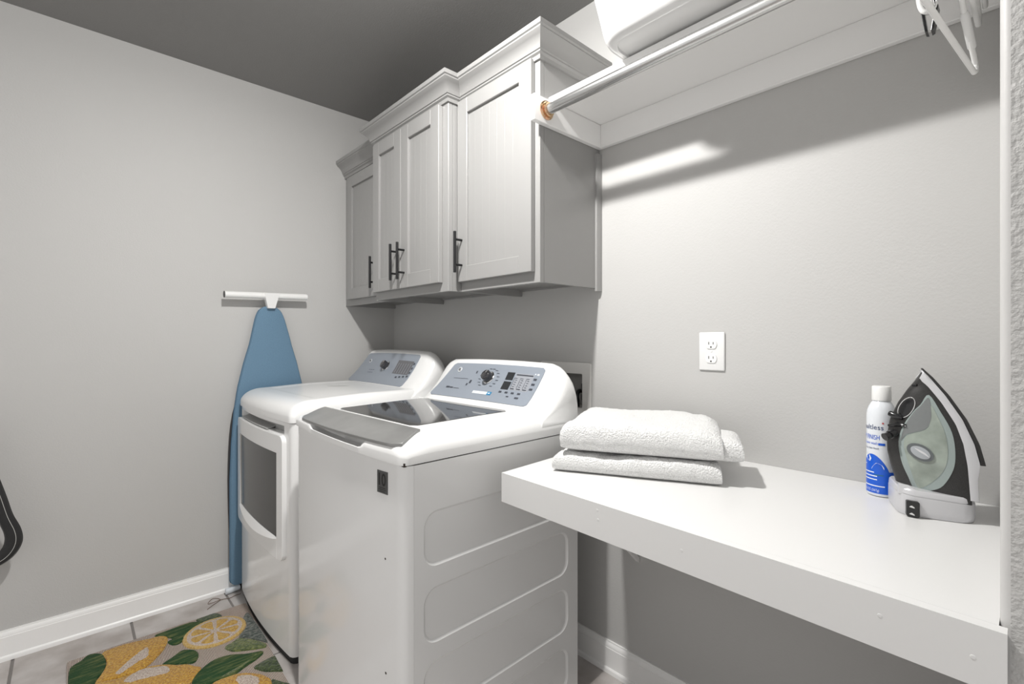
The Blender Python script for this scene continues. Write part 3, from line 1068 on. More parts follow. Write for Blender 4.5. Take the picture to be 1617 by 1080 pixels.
slab_on(s_, 'sticker_badge', -1.329, -1.307, 0.175, 0.265, sf, 'tagb', off=0.0032)
marks(s_, 'sticker_print', [(-1.374, 0.222, 0.06, 0.016), (-1.318, 0.222, 0.010, 0.03)], sf, 'print_l', off=0.0036)
# numeral sticker and chips on the front
def fpt(x, z, off): return (x, wyf(x) - off, z)
sx_a, sx_b, sz_a, sz_b = -1.131, -1.087, 0.806, 0.862
bm = BM()
slab(bm, 4, 2, lambda u, v: fpt(sx_a + (sx_b - sx_a) * u, sz_a + (sz_b - sz_a) * v, 0.0012), lambda u, v: fpt(sx_a + (sx_b - sx_a) * u, sz_a + (sz_b - sz_a) * v, -0.001))
st = obj('sticker', bm, 'sticker', wsh, smooth=30)
st['label'] = 'dark grey sticker with the number 10'
bm = text_bm('10', 0.043, lambda tx, ty: fpt(sx_a + 0.0005 + tx * 0.86, 0.826 + ty, 0.0016), font_bold=True)
obj('sticker_number', bm, 'ink', st, smooth=0)
bm = BM()
for z, a, b in ((0.8190, 0.008, 0.036), (0.8145, 0.006, 0.038), (0.8100, 0.010, 0.034)):
    bm.faces.new([bm.verts.new(fpt(sx_a + xx, z + dz, 0.0016)) for xx, dz in ((a, 0), (b, 0), (b, 0.0018), (a, 0.0018))])
obj('sticker_lines', bm, 'ink', st, smooth=0)
for x, z, r_ in ((-1.098, 0.645, 0.0033), (-1.096, 0.361, 0.0038)):
    bm = BM(); lathe_axis(bm, (x, wyf(x) + 0.0006, z), (0, -1, 0), [(r_, 0), (r_ * 0.8, 0.001), (0, 0.0012)], n=10)
    obj('paint_chip', bm, 'rust', wsh)
bm = BM(); box(bm, WX1 - 0.012, WX1 - 0.001, 0.5905, 0.598, 0.885, 0.894)
obj('paint_chip', bm, 'rust', wsh, smooth=0)
wsh.rotation_euler.z = WROT

# ------------------------------------------------------------------ towels on the counter
def quad_pt(Q, u, v):
    a = Vector(Q[0]).lerp(Vector(Q[1]), u)
    b = Vector(Q[3]).lerp(Vector(Q[2]), u)
    return a.lerp(b, v)

def fold_mesh(bm, Q, z0, z1, seed, nu=84, nr=72, endr=0.04, sag=0.0, e=2.5, lump=0.005, smin=0.42):
    """soft rounded slab; Q = front-left, front-right, back-right, back-left"""
    h = z1 - z0
    lu = (Vector(Q[1]) - Vector(Q[0])).length
    secs = []
    for i in range(nu + 1):
        t = i / nu
        u = (1 - cos(pi * t)) / 2
        d = min(u, 1 - u) * lu
        s = rnd(d + 0.0002, endr)
        s = smin + (1 - smin) * s if d > 0 else smin
        sec = []
        dep = (quad_pt(Q, u, 1) - quad_pt(Q, u, 0)).length
        rc = min(0.5 * dep, 0.5 * h * 1.15 * s)
        nc, nt_ = nr // 4, nr // 4
        loop = []
        for k in range(nc + 1):          # front roll, bottom to top
            th = -pi / 2 + pi * k / nc
            loop.append((rc - rc * abs(cos(th)) ** 0.8, math.copysign(abs(sin(th)) ** 0.8, sin(th))))
        for k in range(1, nt_):
            loop.append((rc + (dep - 2 * rc) * k / nt_, 1.0))
        for k in range(nc + 1):
            th = pi / 2 - pi * k / nc
            loop.append((dep - rc + rc * abs(cos(th)) ** 0.8, math.copysign(abs(sin(th)) ** 0.8, sin(th))))
        for k in range(1, nt_):
            loop.append((dep - rc - (dep - 2 * rc) * k / nt_, -1.0))
        for dd, y in loop:
            v = dd / dep
            x = 2 * v - 1
            p = quad_pt(Q, u, v)
            zz = z0 + h * (0.5 * s + 0.5 * y * s) + h * 0.25 * (1 - s)
            zz = max(zz, z0)
            n1 = noise.noise(Vector((p.x * 9 + seed, p.y * 9, zz * 14)))
            n2 = noise.noise(Vector((p.x * 34 + seed, p.y * 34, zz * 40)))
            n3 = noise.noise(Vector((p.x * 190 + seed, p.y * 190, zz * 190)))
            up = max(0.0, y)
            fr = max(0.0, abs(x) - 0.7)
            zz2 = zz + up * (n1 * lump * 2 + n2 * 0.0034 + n3 * 0.0012)
            q = p + (p - quad_pt(Q, 0.5, 0.5)).normalized() * (fr * (n1 * 0.012 + n2 * 0.006 + n3 * 0.0022))
            sec.append((q.x, q.y, max(z0, zz2 - sag * (u - 0.5) ** 2)))
        secs.append(sec)
    loft(bm, secs)

QB = [(-0.872, 0.945), (-0.500, 1.135), (-0.640, 1.395), (-0.990, 1.235)]
bm = BM()
fold_mesh(bm, QB, ZT + 0.0006, ZT + 0.050, 3.1, endr=0.020)
tag(obj('folded_towel', bm, 'towel', smooth=80), 'folded white terry towel lying flat on the counter, under the other towel', 'towel', 'folded towels')
QT = [(-0.850, 0.955), (-0.497, 1.135), (-0.628, 1.400), (-1.030, 1.290)]
tw_ = thing('folded_towel', ((QT[0][0] + QT[2][0]) / 2, 1.19, ZT + 0.054), 'plump folded white terry towel, on top of the pair', 'towel', 'folded towels')
bm = BM()
fold_mesh(bm, QT, ZT + 0.0550, ZT + 0.132, 8.7, endr=0.045, lump=0.0045)
obj('towel_fold', bm, 'towel', tw_, smooth=80)
bm = BM()
QI = [(-0.62, 1.09), (-0.462, 1.165), (-0.545, 1.335), (-0.74, 1.24)]
fold_mesh(bm, QI, ZT + 0.056, ZT + 0.108, 5.2, nu=40, nr=48, endr=0.032)
obj('inner_fold', bm, 'towel', tw_, smooth=80)

# ------------------------------------------------------------------ spray starch bottle
bc = Vector((-0.2355, 1.352, ZT))
br = 0.0278
d0 = Vector((-bc.x, -bc.y, 0)).normalized()
rt = Vector((-d0.y, d0.x, 0))
bo = thing('spray_bottle', bc, 'white and blue aerosol starch bottle behind the iron', 'bottle')
bm = BM()
lathe_axis(bm, bc, (0, 0, 1), [(0.024, 0.0005), (0.0268, 0.002), (br, 0.006), (br, 0.174), (br * 0.985, 0.183), (br * 0.93, 0.192), (br * 0.83, 0.2), (br * 0.70, 0.207), (br * 0.6, 0.211), (0.0160, 0.2125), (0.0, 0.2125)], n=56)
bb = obj('bottle_body', bm, 'bottle', bo, smooth=40)
bm = BM()
lathe_axis(bm, bc, (0, 0, 1), [(0.0178, 0.2130), (0.0180, 0.215), (0.0177, 0.2435), (0.0165, 0.2452), (0.0, 0.2456)], n=48)
obj('cap', bm, 'plastic_m', bo, smooth=40)
def on_b(th, z, off): return bc + d0 * ((br + off) * cos(th)) + rt * ((br + off) * sin(th)) + Vector((0, 0, z - ZT))
def bpatch(name, th0, th1, zlo, zhi, m, off=0.0003, n=28, parent=None):
    bm = BM()
    secs = []
    for k in range(n + 1):
        t = th0 + (th1 - th0) * k / n
        secs.append([on_b(t, zlo(t) if callable(zlo) else zlo, off), on_b(t, zhi(t) if callable(zhi) else zhi, off)])
    rows = [[bm.verts.new(p) for p in s] for s in secs]
    for a, b in zip(rows[:-1], rows[1:]):
        bm.faces.new((a[0], b[0], b[1], a[1]))
    return obj(name, bm, m, parent or bo, smooth=60)
R_ = radians
lab = bpatch('blue_label', R_(-170), R_(150), 0.8485, lambda t: 0.898 + 0.037 * max(0, cos((t + R_(38)) * 1.35)) ** 0.8 * (1 if abs(t + R_(38)) < R_(66) else 0), 'lblue', n=90)
def btext(name, s, size, th_right, z, m, bold=False, sx=1.0, off=0.0006):
    bm = text_bm(s, size, lambda tx, ty: on_b(R_(th_right) + tx * sx / br, z + ty, off), font_bold=False, align='RIGHT', space=1.04)
    # keep glyphs on the curve
    return obj(name, bm, m, lab, smooth=0)
btext('brand_lettering', 'Faultless', 0.0155, 8, 0.9905, 'navy', True, 0.92)
btext('label_lettering', 'HEAVY FINISH', 0.0150, -6, 0.9680, 'lblue', True, 0.60)
btext('label_lettering', 'extra care wash', 0.0085, -14, 0.9570, 'lblue', True, 0.75)
bpatch('label_block', R_(-12), R_(13), 0.9560, 0.9610, 'lblue', 0.0006, 6, lab)
btext('label_lettering', 'crisp clean finish', 0.0060, -9, 0.9465, 'navy', False, 0.8)
# star over the lettering
bm = BM()
cx_, cz_ = R_(5), 1.0055
pts = []
for k in range(10):
    a = pi / 2 + k * pi / 5
    q = 0.0028 if k % 2 == 0 else 0.0012
    pts.append(bm.verts.new(on_b(cx_ + q * cos(a) / br, cz_ + q * sin(a), 0.0006)))
bm.faces.new(pts)
obj('label_star', bm, 'red', lab, smooth=0)
# shirt and iron pictograms
def blob(name, pts, m, off):
    bm = BM()
    bm.faces.new([bm.verts.new(on_b(R_(a), z, off)) for a, z in pts])
    bmesh.ops.triangulate(bm, faces=bm.faces)
    return obj(name, bm, m, lab, smooth=0)
blob('iron_pictogram', [(-40, 0.9015), (10, 0.9035), (9, 0.9075), (3, 0.912), (-8, 0.9155), (-20, 0.9165), (-27, 0.9125), (-36, 0.906)], 'lwhite', 0.0006)
blob('iron_pictogram', [(-22, 0.909), (-2, 0.909), (-6, 0.9125), (-17, 0.9140)], 'lblue', 0.0009)
blob('shirt_pictogram', [(-72, 0.931), (-48, 0.932), (-40, 0.925), (-46, 0.918), (-58, 0.920), (-68, 0.924)], 'lwhite', 0.0006)
blob('shirt_pictogram', [(-64, 0.9285), (-50, 0.929), (-48, 0.924), (-57, 0.921)], 'lblue', 0.0009)
blob('hanger_pictogram', [(-80, 0.912), (-66, 0.912), (-66, 0.9105), (-80, 0.9105)], 'lwhite', 0.0006)
for z, a, b, m in ((0.8945, -85, -28, 'lwhite'), (0.8895, -28, 8, 'green'), (0.8865, -85, -16, 'lwhite'), (0.8790, -85, -16, 'lwhite'), (0.8650, -85, 12, 'lwhite')):
    bpatch('label_line', R_(a), R_(b), z - 0.0010, z + 0.0012, m, 0.0006, 12, lab)
btext('label_lettering', 'NET WT 20 OZ (567g)', 0.0075, -8, 0.8530, 'lwhite', True, 0.75)
bm = BM()
bm.faces.new([bm.verts.new(on_b(R_(34) + 0.0032 * cos(2 * pi * k / 16) / br, 0.884 + 0.0032 * sin(2 * pi * k / 16), 0.0006)) for k in range(16)])
obj('label_seal', bm, 'lwhite', lab, smooth=0)

# ------------------------------------------------------------------ steam iron standing on its heel
IO = Vector((-0.125, 1.300, ZT))
ph = radians(20)
eu = Vector((cos(ph), sin(ph), 0)); ew = Vector((sin(ph), -cos(ph), 0)); ez = Vector((0, 0, 1))
def IP(u, z, w): return IO + eu * u + ew * w + ez * z
def lerpf(tab):
    tab = sorted(tab)
    def f(z):
        if z <= tab[0][0]: return tab[0][1]
        for (a, b), (c, d) in zip(tab[:-1], tab[1:]):
            if z <= c: return b + (d - b) * (z - a) / (c - a)
        return tab[-1][1]
    return f
uL = lerpf([(0.291, -0.0335), (0.283, -0.036), (0.272, -0.0415), (0.247, -0.0587), (0.219, -0.0743), (0.183, -0.0876), (0.145, -0.0929), (0.118, -0.0918), (0.086, -0.0855), (0.049, -0.0760), (0.03, -0.073)])
uI_ = lerpf([(0.273, -0.0440), (0.257, -0.0290), (0.225, -0.0096), (0.185, 0.0094), (0.149, 0.0187), (0.11, 0.0234), (0.04, 0.0271)])
uI = lambda z: max(uI_(z), uL(z) + 0.003)
uS = lerpf([(0.2915, -0.0345), (0.286, -0.030), (0.274, -0.0205), (0.240, 0.0013), (0.195, 0.0248), (0.150, 0.0405), (0.113, 0.0478)])
uB = lerpf([(0.2915, -0.036), (0.286, -0.034), (0.274, -0.0255), (0.240, -0.0045), (0.195, 0.0185), (0.150, 0.0335), (0.113, 0.0405), (0.085, 0.0365), (0.042, 0.0378)])
Wz = lerpf([(0.2915, 0.002), (0.286, 0.007), (0.274, 0.0145), (0.24, 0.0275), (0.2, 0.0375), (0.15, 0.0465), (0.1, 0.0520), (0.04, 0.0545)])
ir = thing('steam_iron', IP(0, 0, 0), 'black and silver steam iron standing upright on the counter', 'iron')
def bodyw(s, z): return Wz(z) * max(0.0, sin(pi / 2 * min(1, max(0, s)))) ** 0.62
bm = BM()
secs = []
zsq = [0.036 + (0.274 - 0.036) * k / 40 for k in range(41)] + [0.279, 0.283]
for z in zsq:
    a, b = uL(z), uI(z)
    ss = [(1 - cos(pi * k / 12)) / 2 for k in range(13)]
    sec = [IP(a + (b - a) * s, z, bodyw(s, z)) for s in ss] + [IP(a + (b - a) * s, z, -bodyw(s, z)) for s in ss[::-1][:-1]]
    secs.append(sec)
loft(bm, secs)
ib = obj('body_shell', bm, 'gunmetal', ir, smooth=50)
bm = BM()
secs = []
for k in range(45):
    z = 0.0445 + (0.2875 - 0.0445) * k / 44
    a, b, w = uI(z) - 0.002, uB(z), Wz(z) + 0.0007
    if b < a + 0.003: a = b - 0.004
    m_ = (a + b) / 2
    secs.append([IP(a, z, w - 0.0004), IP(m_, z, w + 0.0012), IP(b - 0.001, z, w + 0.0002), IP(b, z, w - 0.002), IP(b, z, -w + 0.002), IP(b - 0.001, z, -w - 0.0002), IP(m_, z, -w - 0.0012), IP(a, z, -w + 0.0004)])
loft(bm, secs)
o = obj('skirt', bm, 'silver', ir, smooth=50)
o['label'] = 'silver skirt band above the soleplate'
bm = BM()
secs = []
for k in range(31):
    z = 0.112 + (0.2915 - 0.112) * k / 30
    a, b, w = uB(z) + 0.0002, uS(z), Wz(z) + 0.0012
    b = max(b, a + 0.002)
    secs.append([IP(a, z, w), IP(b - 0.001, z, w), IP(b, z, w - 0.001), IP(b, z, -w + 0.001), IP(b - 0.001, z, -w), IP(a, z, -w)])
loft(bm, secs)
obj('soleplate', bm, 'gunmetal', ir, smooth=40)
# heel base
bm = BM()
def heel(scale, dz):
    out = []
    for (u, w) in rrect(-0.0845, 0.0385, -0.0545, 0.0545, 0.026, 6):
        bulge = 0.005 * (1 - ((u + 0.023) / 0.062) ** 2)
        w2 = w + math.copysign(max(0, bulge) * (abs(w) / 0.0545), w)
        out.append(((u + 0.023) * scale - 0.023, w2 * scale))
    return out
secs = []
for z, s in ((0.0005, 0.955), (0.004, 0.985), (0.012, 1.0), (0.034, 0.997), (0.0365, 0.99), (0.0368, 0.975), (0.0380, 0.975), (0.0383, 0.99), (0.046, 0.975), (0.049, 0.94)):
    secs.append([IP(u, z + (0.0 if z < 0.03 else 0.006 * max(0, -u - 0.02) / 0.06), w) for u, w in heel(s, z)])
loft(bm, secs)
o = obj('heel_rest', bm, 'silver', ir, smooth=30)
o['label'] = 'silver heel rest of the iron'
# cord clip on the heel
def isurf(u, z, off):
    a, b = uL(z), uI(z)
    return IP(u, z, bodyw((u - a) / max(1e-4, b - a), z) + off)
bm = BM()
box_pts = rrect(-0.0725, -0.0530, 0.0015, 0.0325, 0.003, 3)
extr(bm, [IP(u, z, 0.051 + 0.32 * (u + 0.0725)) for u, z in box_pts], ew * 0.0085)
cl_ = obj('cord_clip', bm, 'blackgloss', ir, smooth=30)
bm = BM()
for zz in (0.0205, 0.0065):
    extr(bm, [IP(-0.066 + a, zz + b, 0.0597 + 0.32 * (0.0065 + a)) for a, b in ((-0.0025, 0), (0.0055, -0.0015), (0.005, 0.0008), (0.0012, 0.0035), (-0.001, 0.0022))], ew * 0.0008)
obj('clip_mark', bm, 'chrome', cl_, smooth=0)
bm = BM()
extr(bm, [IP(u, z, 0.034 + 0.35 * (u + 0.0845)) for u, z in ((-0.0825, 0.040), (-0.050, 0.0365), (-0.0510, 0.0455), (-0.0565, 0.0535), (-0.0655, 0.0590), (-0.0780, 0.0600), (-0.0815, 0.0595))], ew * 0.010)
obj('swivel_cover', bm, 'silver', ir, smooth=0, bevel=0.0015)
# tank window
def ipatch(name, pts, m, off, parent, rings=5, dome=0.0, smooth=60, sub=4):
    """pts in (u, z), laid on the shell"""
    P = [(p.x, p.y) for p in catmull([Vector((a, b)) for a, b in pts], sub)]
    cu_ = sum(p[0] for p in P) / len(P); cz = sum(p[1] for p in P) / len(P)
    bm = BM()
    rows = []
    edge = [bm.verts.new(isurf(a, b, -0.001)) for a, b in P]
    for r in range(rings):
        k = 1 - r / rings
        rows.append([bm.verts.new(isurf(cu_ + (a - cu_) * k, cz + (b - cz) * k, off + dome * (1 - k * k))) for a, b in P])
    ring_faces(bm, edge, rows[0])
    for a, b in zip(rows[:-1], rows[1:]):
        ring_faces(bm, a, b)
    c = bm.verts.new(isurf(cu_, cz, off + dome))
    for i in range(len(P)):
        bm.faces.new((rows[-1][i], rows[-1][(i + 1) % len(P)], c))
    return obj(name, bm, m, parent, smooth=smooth)
TK = [(-0.0301, 0.2395), (-0.0137, 0.2064), (0.0005, 0.1705), (0.0043, 0.1303), (0.0005, 0.0991), (-0.0137, 0.0664), (-0.0301, 0.0530), (-0.0510, 0.0465), (-0.0626, 0.0723), (-0.0727, 0.1029), (-0.0767, 0.1407), (-0.0696, 0.1733), (-0.0546, 0.2036), (-0.0428, 0.2195)]
tk = ipatch('tank_window', TK, 'tank', 0.0012, ir)
ipatch('tank_window_inner', [(-0.0280, 0.2200), (-0.0180, 0.1950), (-0.0090, 0.1650), (-0.0065, 0.1300), (-0.0110, 0.1020), (-0.0230, 0.0780), (-0.0420, 0.0560), (-0.0500, 0.0560), (-0.0600, 0.0900), (-0.0690, 0.1290), (-0.0670, 0.1520), (-0.0546, 0.1620), (-0.0379, 0.1710), (-0.0295, 0.1880)], 'tank_l', 0.0018, tk)
ipatch('tank_dark_area', [(-0.0310, 0.2340), (-0.0285, 0.2080), (-0.0300, 0.1880), (-0.0379, 0.1722), (-0.0546, 0.1631), (-0.0676, 0.1560), (-0.0738, 0.1440), (-0.0680, 0.1720), (-0.0540, 0.2020), (-0.0430, 0.2170)], 'tank_d', 0.0021, tk)  # dark grey upper left area of the tank window
cu0, cz0 = -0.0465, 0.1255
ti_ = radians(-33)
def ell(a, b, k=36): return [(cu0 + a * cos(t) * cos(ti_) - b * sin(t) * sin(ti_), cz0 + a * cos(t) * sin(ti_) + b * sin(t) * cos(ti_)) for t in [2 * pi * i / k for i in range(k)]]
dl = ipatch('filler_dial', ell(0.0205, 0.0150, 24), 'dial', 0.0050, ir, sub=1, smooth=30)
ipatch('dial_face', ell(0.0155, 0.0105, 24), 'dial_l', 0.0058, dl, sub=1, dome=0.001)
ipatch('dial_print', [(cu0 + a, cz0 + b) for a, b in ((-0.0095, 0.0085), (0.000, 0.0045), (0.008, -0.001), (0.0125, -0.008), (0.0060, -0.0035), (-0.002, 0.0015))], 'silver', 0.0072, dl, sub=2)
# finger ring, steam lever, slider and spray button on the handle edge
e1 = Vector((0.0290, 0.0640)).normalized(); e2 = Vector((e1.y, -e1.x))
bm = BM()
pts = []
for k in range(28):
    t = 2 * pi * k / 28
    q = Vector((-0.0635, 0.2110)) + e1 * (0.0225 * cos(t)) + e2 * (0.0095 * sin(t))
    u_ = max(q.x, uL(q.y) + 0.0015)
    pts.append(isurf(u_, q.y, 0.0012))
tube(bm, pts, 0.0011, 8, closed=True)
obj('dial_trim', bm, 'chrome', ir, smooth=60)
ipatch('handle_recess', [((Vector((-0.0630, 0.2110)) + e1 * (0.0205 * cos(t)) + e2 * (0.0075 * sin(t))).x, (Vector((-0.0630, 0.2110)) + e1 * (0.0205 * cos(t)) + e2 * (0.0075 * sin(t))).y) for t in [2 * pi * k / 20 for k in range(20)]], 'blackgloss', 0.0006, ir, sub=1)
bm = BM()
cyl(bm, IP(-0.082, 0.1585, 0.016), IP(-0.0915, 0.1535, 0.022), 0.0075, 0.0085, 20)
cyl(bm, IP(-0.0905, 0.1540, 0.0215), IP(-0.1015, 0.1490, 0.028), 0.0062, 0.0080, 20)
obj('steam_lever', bm, 'blackgloss', ir, smooth=40)
bm = BM()
tube(bm, [isurf(-0.0895, 0.1700, 0.002), isurf(-0.078, 0.1755, 0.0035), isurf(-0.066, 0.1750, 0.003)], [0.003, 0.0045, 0.003], 12)
obj('slider', bm, 'blackgloss', ir, smooth=40)
bm = BM()
for k in range(4):
    p = isurf(-0.082 + 0.0045 * k, 0.1745, 0.0068)
    tube(bm, [p, p + eu * 0.0018], 0.0009, 6)
obj('slider_ridges', bm, 'chrome', ir, smooth=40)
bm = BM()
tube(bm, [IP(-0.0885, 0.1960, 0.004), IP(-0.0800, 0.1925, 0.012), IP(-0.0700, 0.1890, 0.020)], [0.0055, 0.0065, 0.004], 12)
obj('steam_dial', bm, 'blackgloss', ir, smooth=40)
bm = BM()
tube(bm, [isurf(-0.0500, 0.2560, -0.001), isurf(-0.0455, 0.2570, 0.0015)], [0.0030, 0.0022], 12)
obj('spray_button', bm, 'blackgloss', ir, smooth=40)

# ------------------------------------------------------------------ ironing board against the left wall
bd = thing('ironing_board', (-2.565, 0.74, 0), 'blue covered ironing board standing on end with white T-shaped foot at top', 'ironing board')
hwb = lerpf([(0.036, 0.166), (0.045, 0.176), (0.06, 0.180), (0.53, 0.180), (0.70, 0.174), (0.85, 0.163), (0.97, 0.146), (1.08, 0.121), (1.164, 0.097), (1.23, 0.082), (1.29, 0.068), (1.32, 0.058), (1.338, 0.047), (1.350, 0.033), (1.356, 0.019), (1.3585, 0.004)])
ncen = lerpf([(0.0, 0.740), (0.9, 0.740), (1.2, 0.738), (1.36, 0.732)])
bm = BM()
secs = []
zl = [0.036, 0.040, 0.047, 0.06, 0.2, 0.4, 0.53, 0.62, 0.70, 0.78, 0.85, 0.91, 0.97, 1.03, 1.08, 1.12, 1.164, 1.20, 1.23, 1.26, 1.29, 1.31, 1.325, 1.338, 1.345, 1.350, 1.354, 1.357, 1.3585]
xb, xf = -2.580, -2.551
for z in zl:
    h = hwb(z); c = ncen(z)
    rr = min(0.009, h * 0.6)
    secs.append([(xb, c - h + 0.003, z), (xb + 0.006, c - h, z), (xf - rr, c - h, z), (xf - rr * 0.3, c - h + rr * 0.3, z), (xf, c - h + rr, z), (xf + 0.001, c, z),
                 (xf, c + h - rr, z), (xf - rr * 0.3, c + h - rr * 0.3, z), (xf - rr, c + h, z), (xb + 0.006, c + h, z), (xb, c + h - 0.003, z)])
loft(bm, secs)
obj('padded_cover', bm, 'blue', bd, smooth=50)
bm = BM()
for s in (-1, 1):
    pts = [(xb + 0.012, ncen(z) + s * (hwb(z) + 0.0005), z) for z in zl[2:-5]]
    tube(bm, pts, 0.0022, 8)
obj('cover_piping', bm, 'blue_d', bd, smooth=50)
bm = BM()
cyl(bm, (-2.546, 0.533, 1.403), (-2.546, 0.902, 1.411), 0.0150, n=24)
ft = obj('t_foot', bm, 'plastic_m', bd, smooth=40)
ft['label'] = 'white tubular T-shaped foot'
bm = BM(); cyl(bm, (-2.546, 0.5305, 1.403), (-2.546, 0.5328, 1.403), 0.0155, n=24)
obj('end_cap', bm, 'frame_d', ft, smooth=40)
bm = BM(); cyl(bm, (-2.546, 0.9022, 1.411), (-2.546, 0.906, 1.411), 0.0142, n=24)
obj('end_cap', bm, 'plastic_w', ft, smooth=40)
bm = BM()
extr(bm, [(-2.561, 0.700, 1.419), (-2.561, 0.772, 1.421), (-2.561, 0.757, 1.372), (-2.561, 0.750, 1.345), (-2.561, 0.716, 1.345), (-2.561, 0.710, 1.371)], (0.031, 0, 0))
obj('foot_bracket', bm, 'plastic_w', ft, smooth=0, bevel=0.003)
bm = BM()
tube(bm, catmull([(-2.591, 0.580, 0.125), (-2.591, 0.566, 0.30), (-2.590, 0.562, 0.60), (-2.590, 0.580, 0.84), (-2.590, 0.640, 1.00), (-2.590, 0.700, 1.25), (-2.588, 0.733, 1.355), (-2.590, 0.770, 1.25), (-2.590, 0.83, 1.00), (-2.590, 0.88, 0.60), (-2.590, 0.88, 0.125)], 4, False), 0.0060, 10)
obj('leg_frame', bm, 'frame_d', bd, smooth=50)
bm = BM()
tube(bm, [(-2.562, 0.541, 0.0145), (-2.562, 0.556, 0.0145), (-2.566, 0.60, 0.016)], [0.0138, 0.0135, 0.012], 16)
o = obj('foot_tip', bm, 'rubber', bd, smooth=40)
bm = BM()
tube(bm, [(-2.570, 0.60, 0.016), (-2.570, 0.90, 0.018)], 0.010, 12)
obj('lower_foot', bm, 'frame_d', bd, smooth=40)

# ------------------------------------------------------------------ lemon rug
RX0, RX1, RY0, RY1 = -2.408, -1.640, -0.004, 0.588
rug_end = lambda x: RY1 - 0.046 * max(0.0, x + 2.38)      # the rug lies slightly askew
rug = thing('lemon_rug', ((RX0 + RX1) / 2, (RY0 + RY1) / 2, 0), 'hooked rug with lemons and green leaves in front of the dryer', 'rug')
bm = BM(); prism_z(bm, [(x, min(y, rug_end(x))) for x, y in rrect(RX0, RX1, RY0, RY1, 0.012, 4)], 0.0006, 0.0085)
obj('rug_base', bm, 'weave', rug, smooth=0, bevel=0.003)
def pilepatch(name, pts, m, z0=0.0078, h=0.0065, parent=rug, inset=0.0035, jit=0.0011, sub=6):
    P = [(p.x, p.y) for p in catmull([Vector(p) for p in pts], sub)]
    area = sum(P[i][0] * P[(i + 1) % len(P)][1] - P[(i + 1) % len(P)][0] * P[i][1] for i in range(len(P)))
    if area < 0: P = P[::-1]
    P = [(x + noise.noise(Vector((x * 300, y * 300, 1))) * jit, y + noise.noise(Vector((x * 300, y * 300, 9))) * jit) for x, y in P]
    P = [(min(max(x, RX0 - 0.004), RX1 + 0.004), min(max(y, RY0 - 0.006), rug_end(x) + 0.002)) for x, y in P]
    N = len(P)
    inn = []
    for i in range(N):
        dx, dy = P[(i + 1) % N][0] - P[i - 1][0], P[(i + 1) % N][1] - P[i - 1][1]
        l = hypot(dx, dy) or 1
        inn.append((P[i][0] - dy / l * inset, P[i][1] + dx / l * inset))
    bm = BM()
    a = [bm.verts.new((x, y, z0)) for x, y in P]
    b = [bm.verts.new((x * 0.7 + p[0] * 0.3, y * 0.7 + p[1] * 0.3, z0 + h * 0.75)) for (x, y), p in zip(P, inn)]
    c = [bm.verts.new((x, y, z0 + h)) for x, y in inn]
    ring_faces(bm, a, b); ring_faces(bm, b, c)
    fill_loop(bm, [c])
    return obj(name, bm, m, parent, smooth=50)
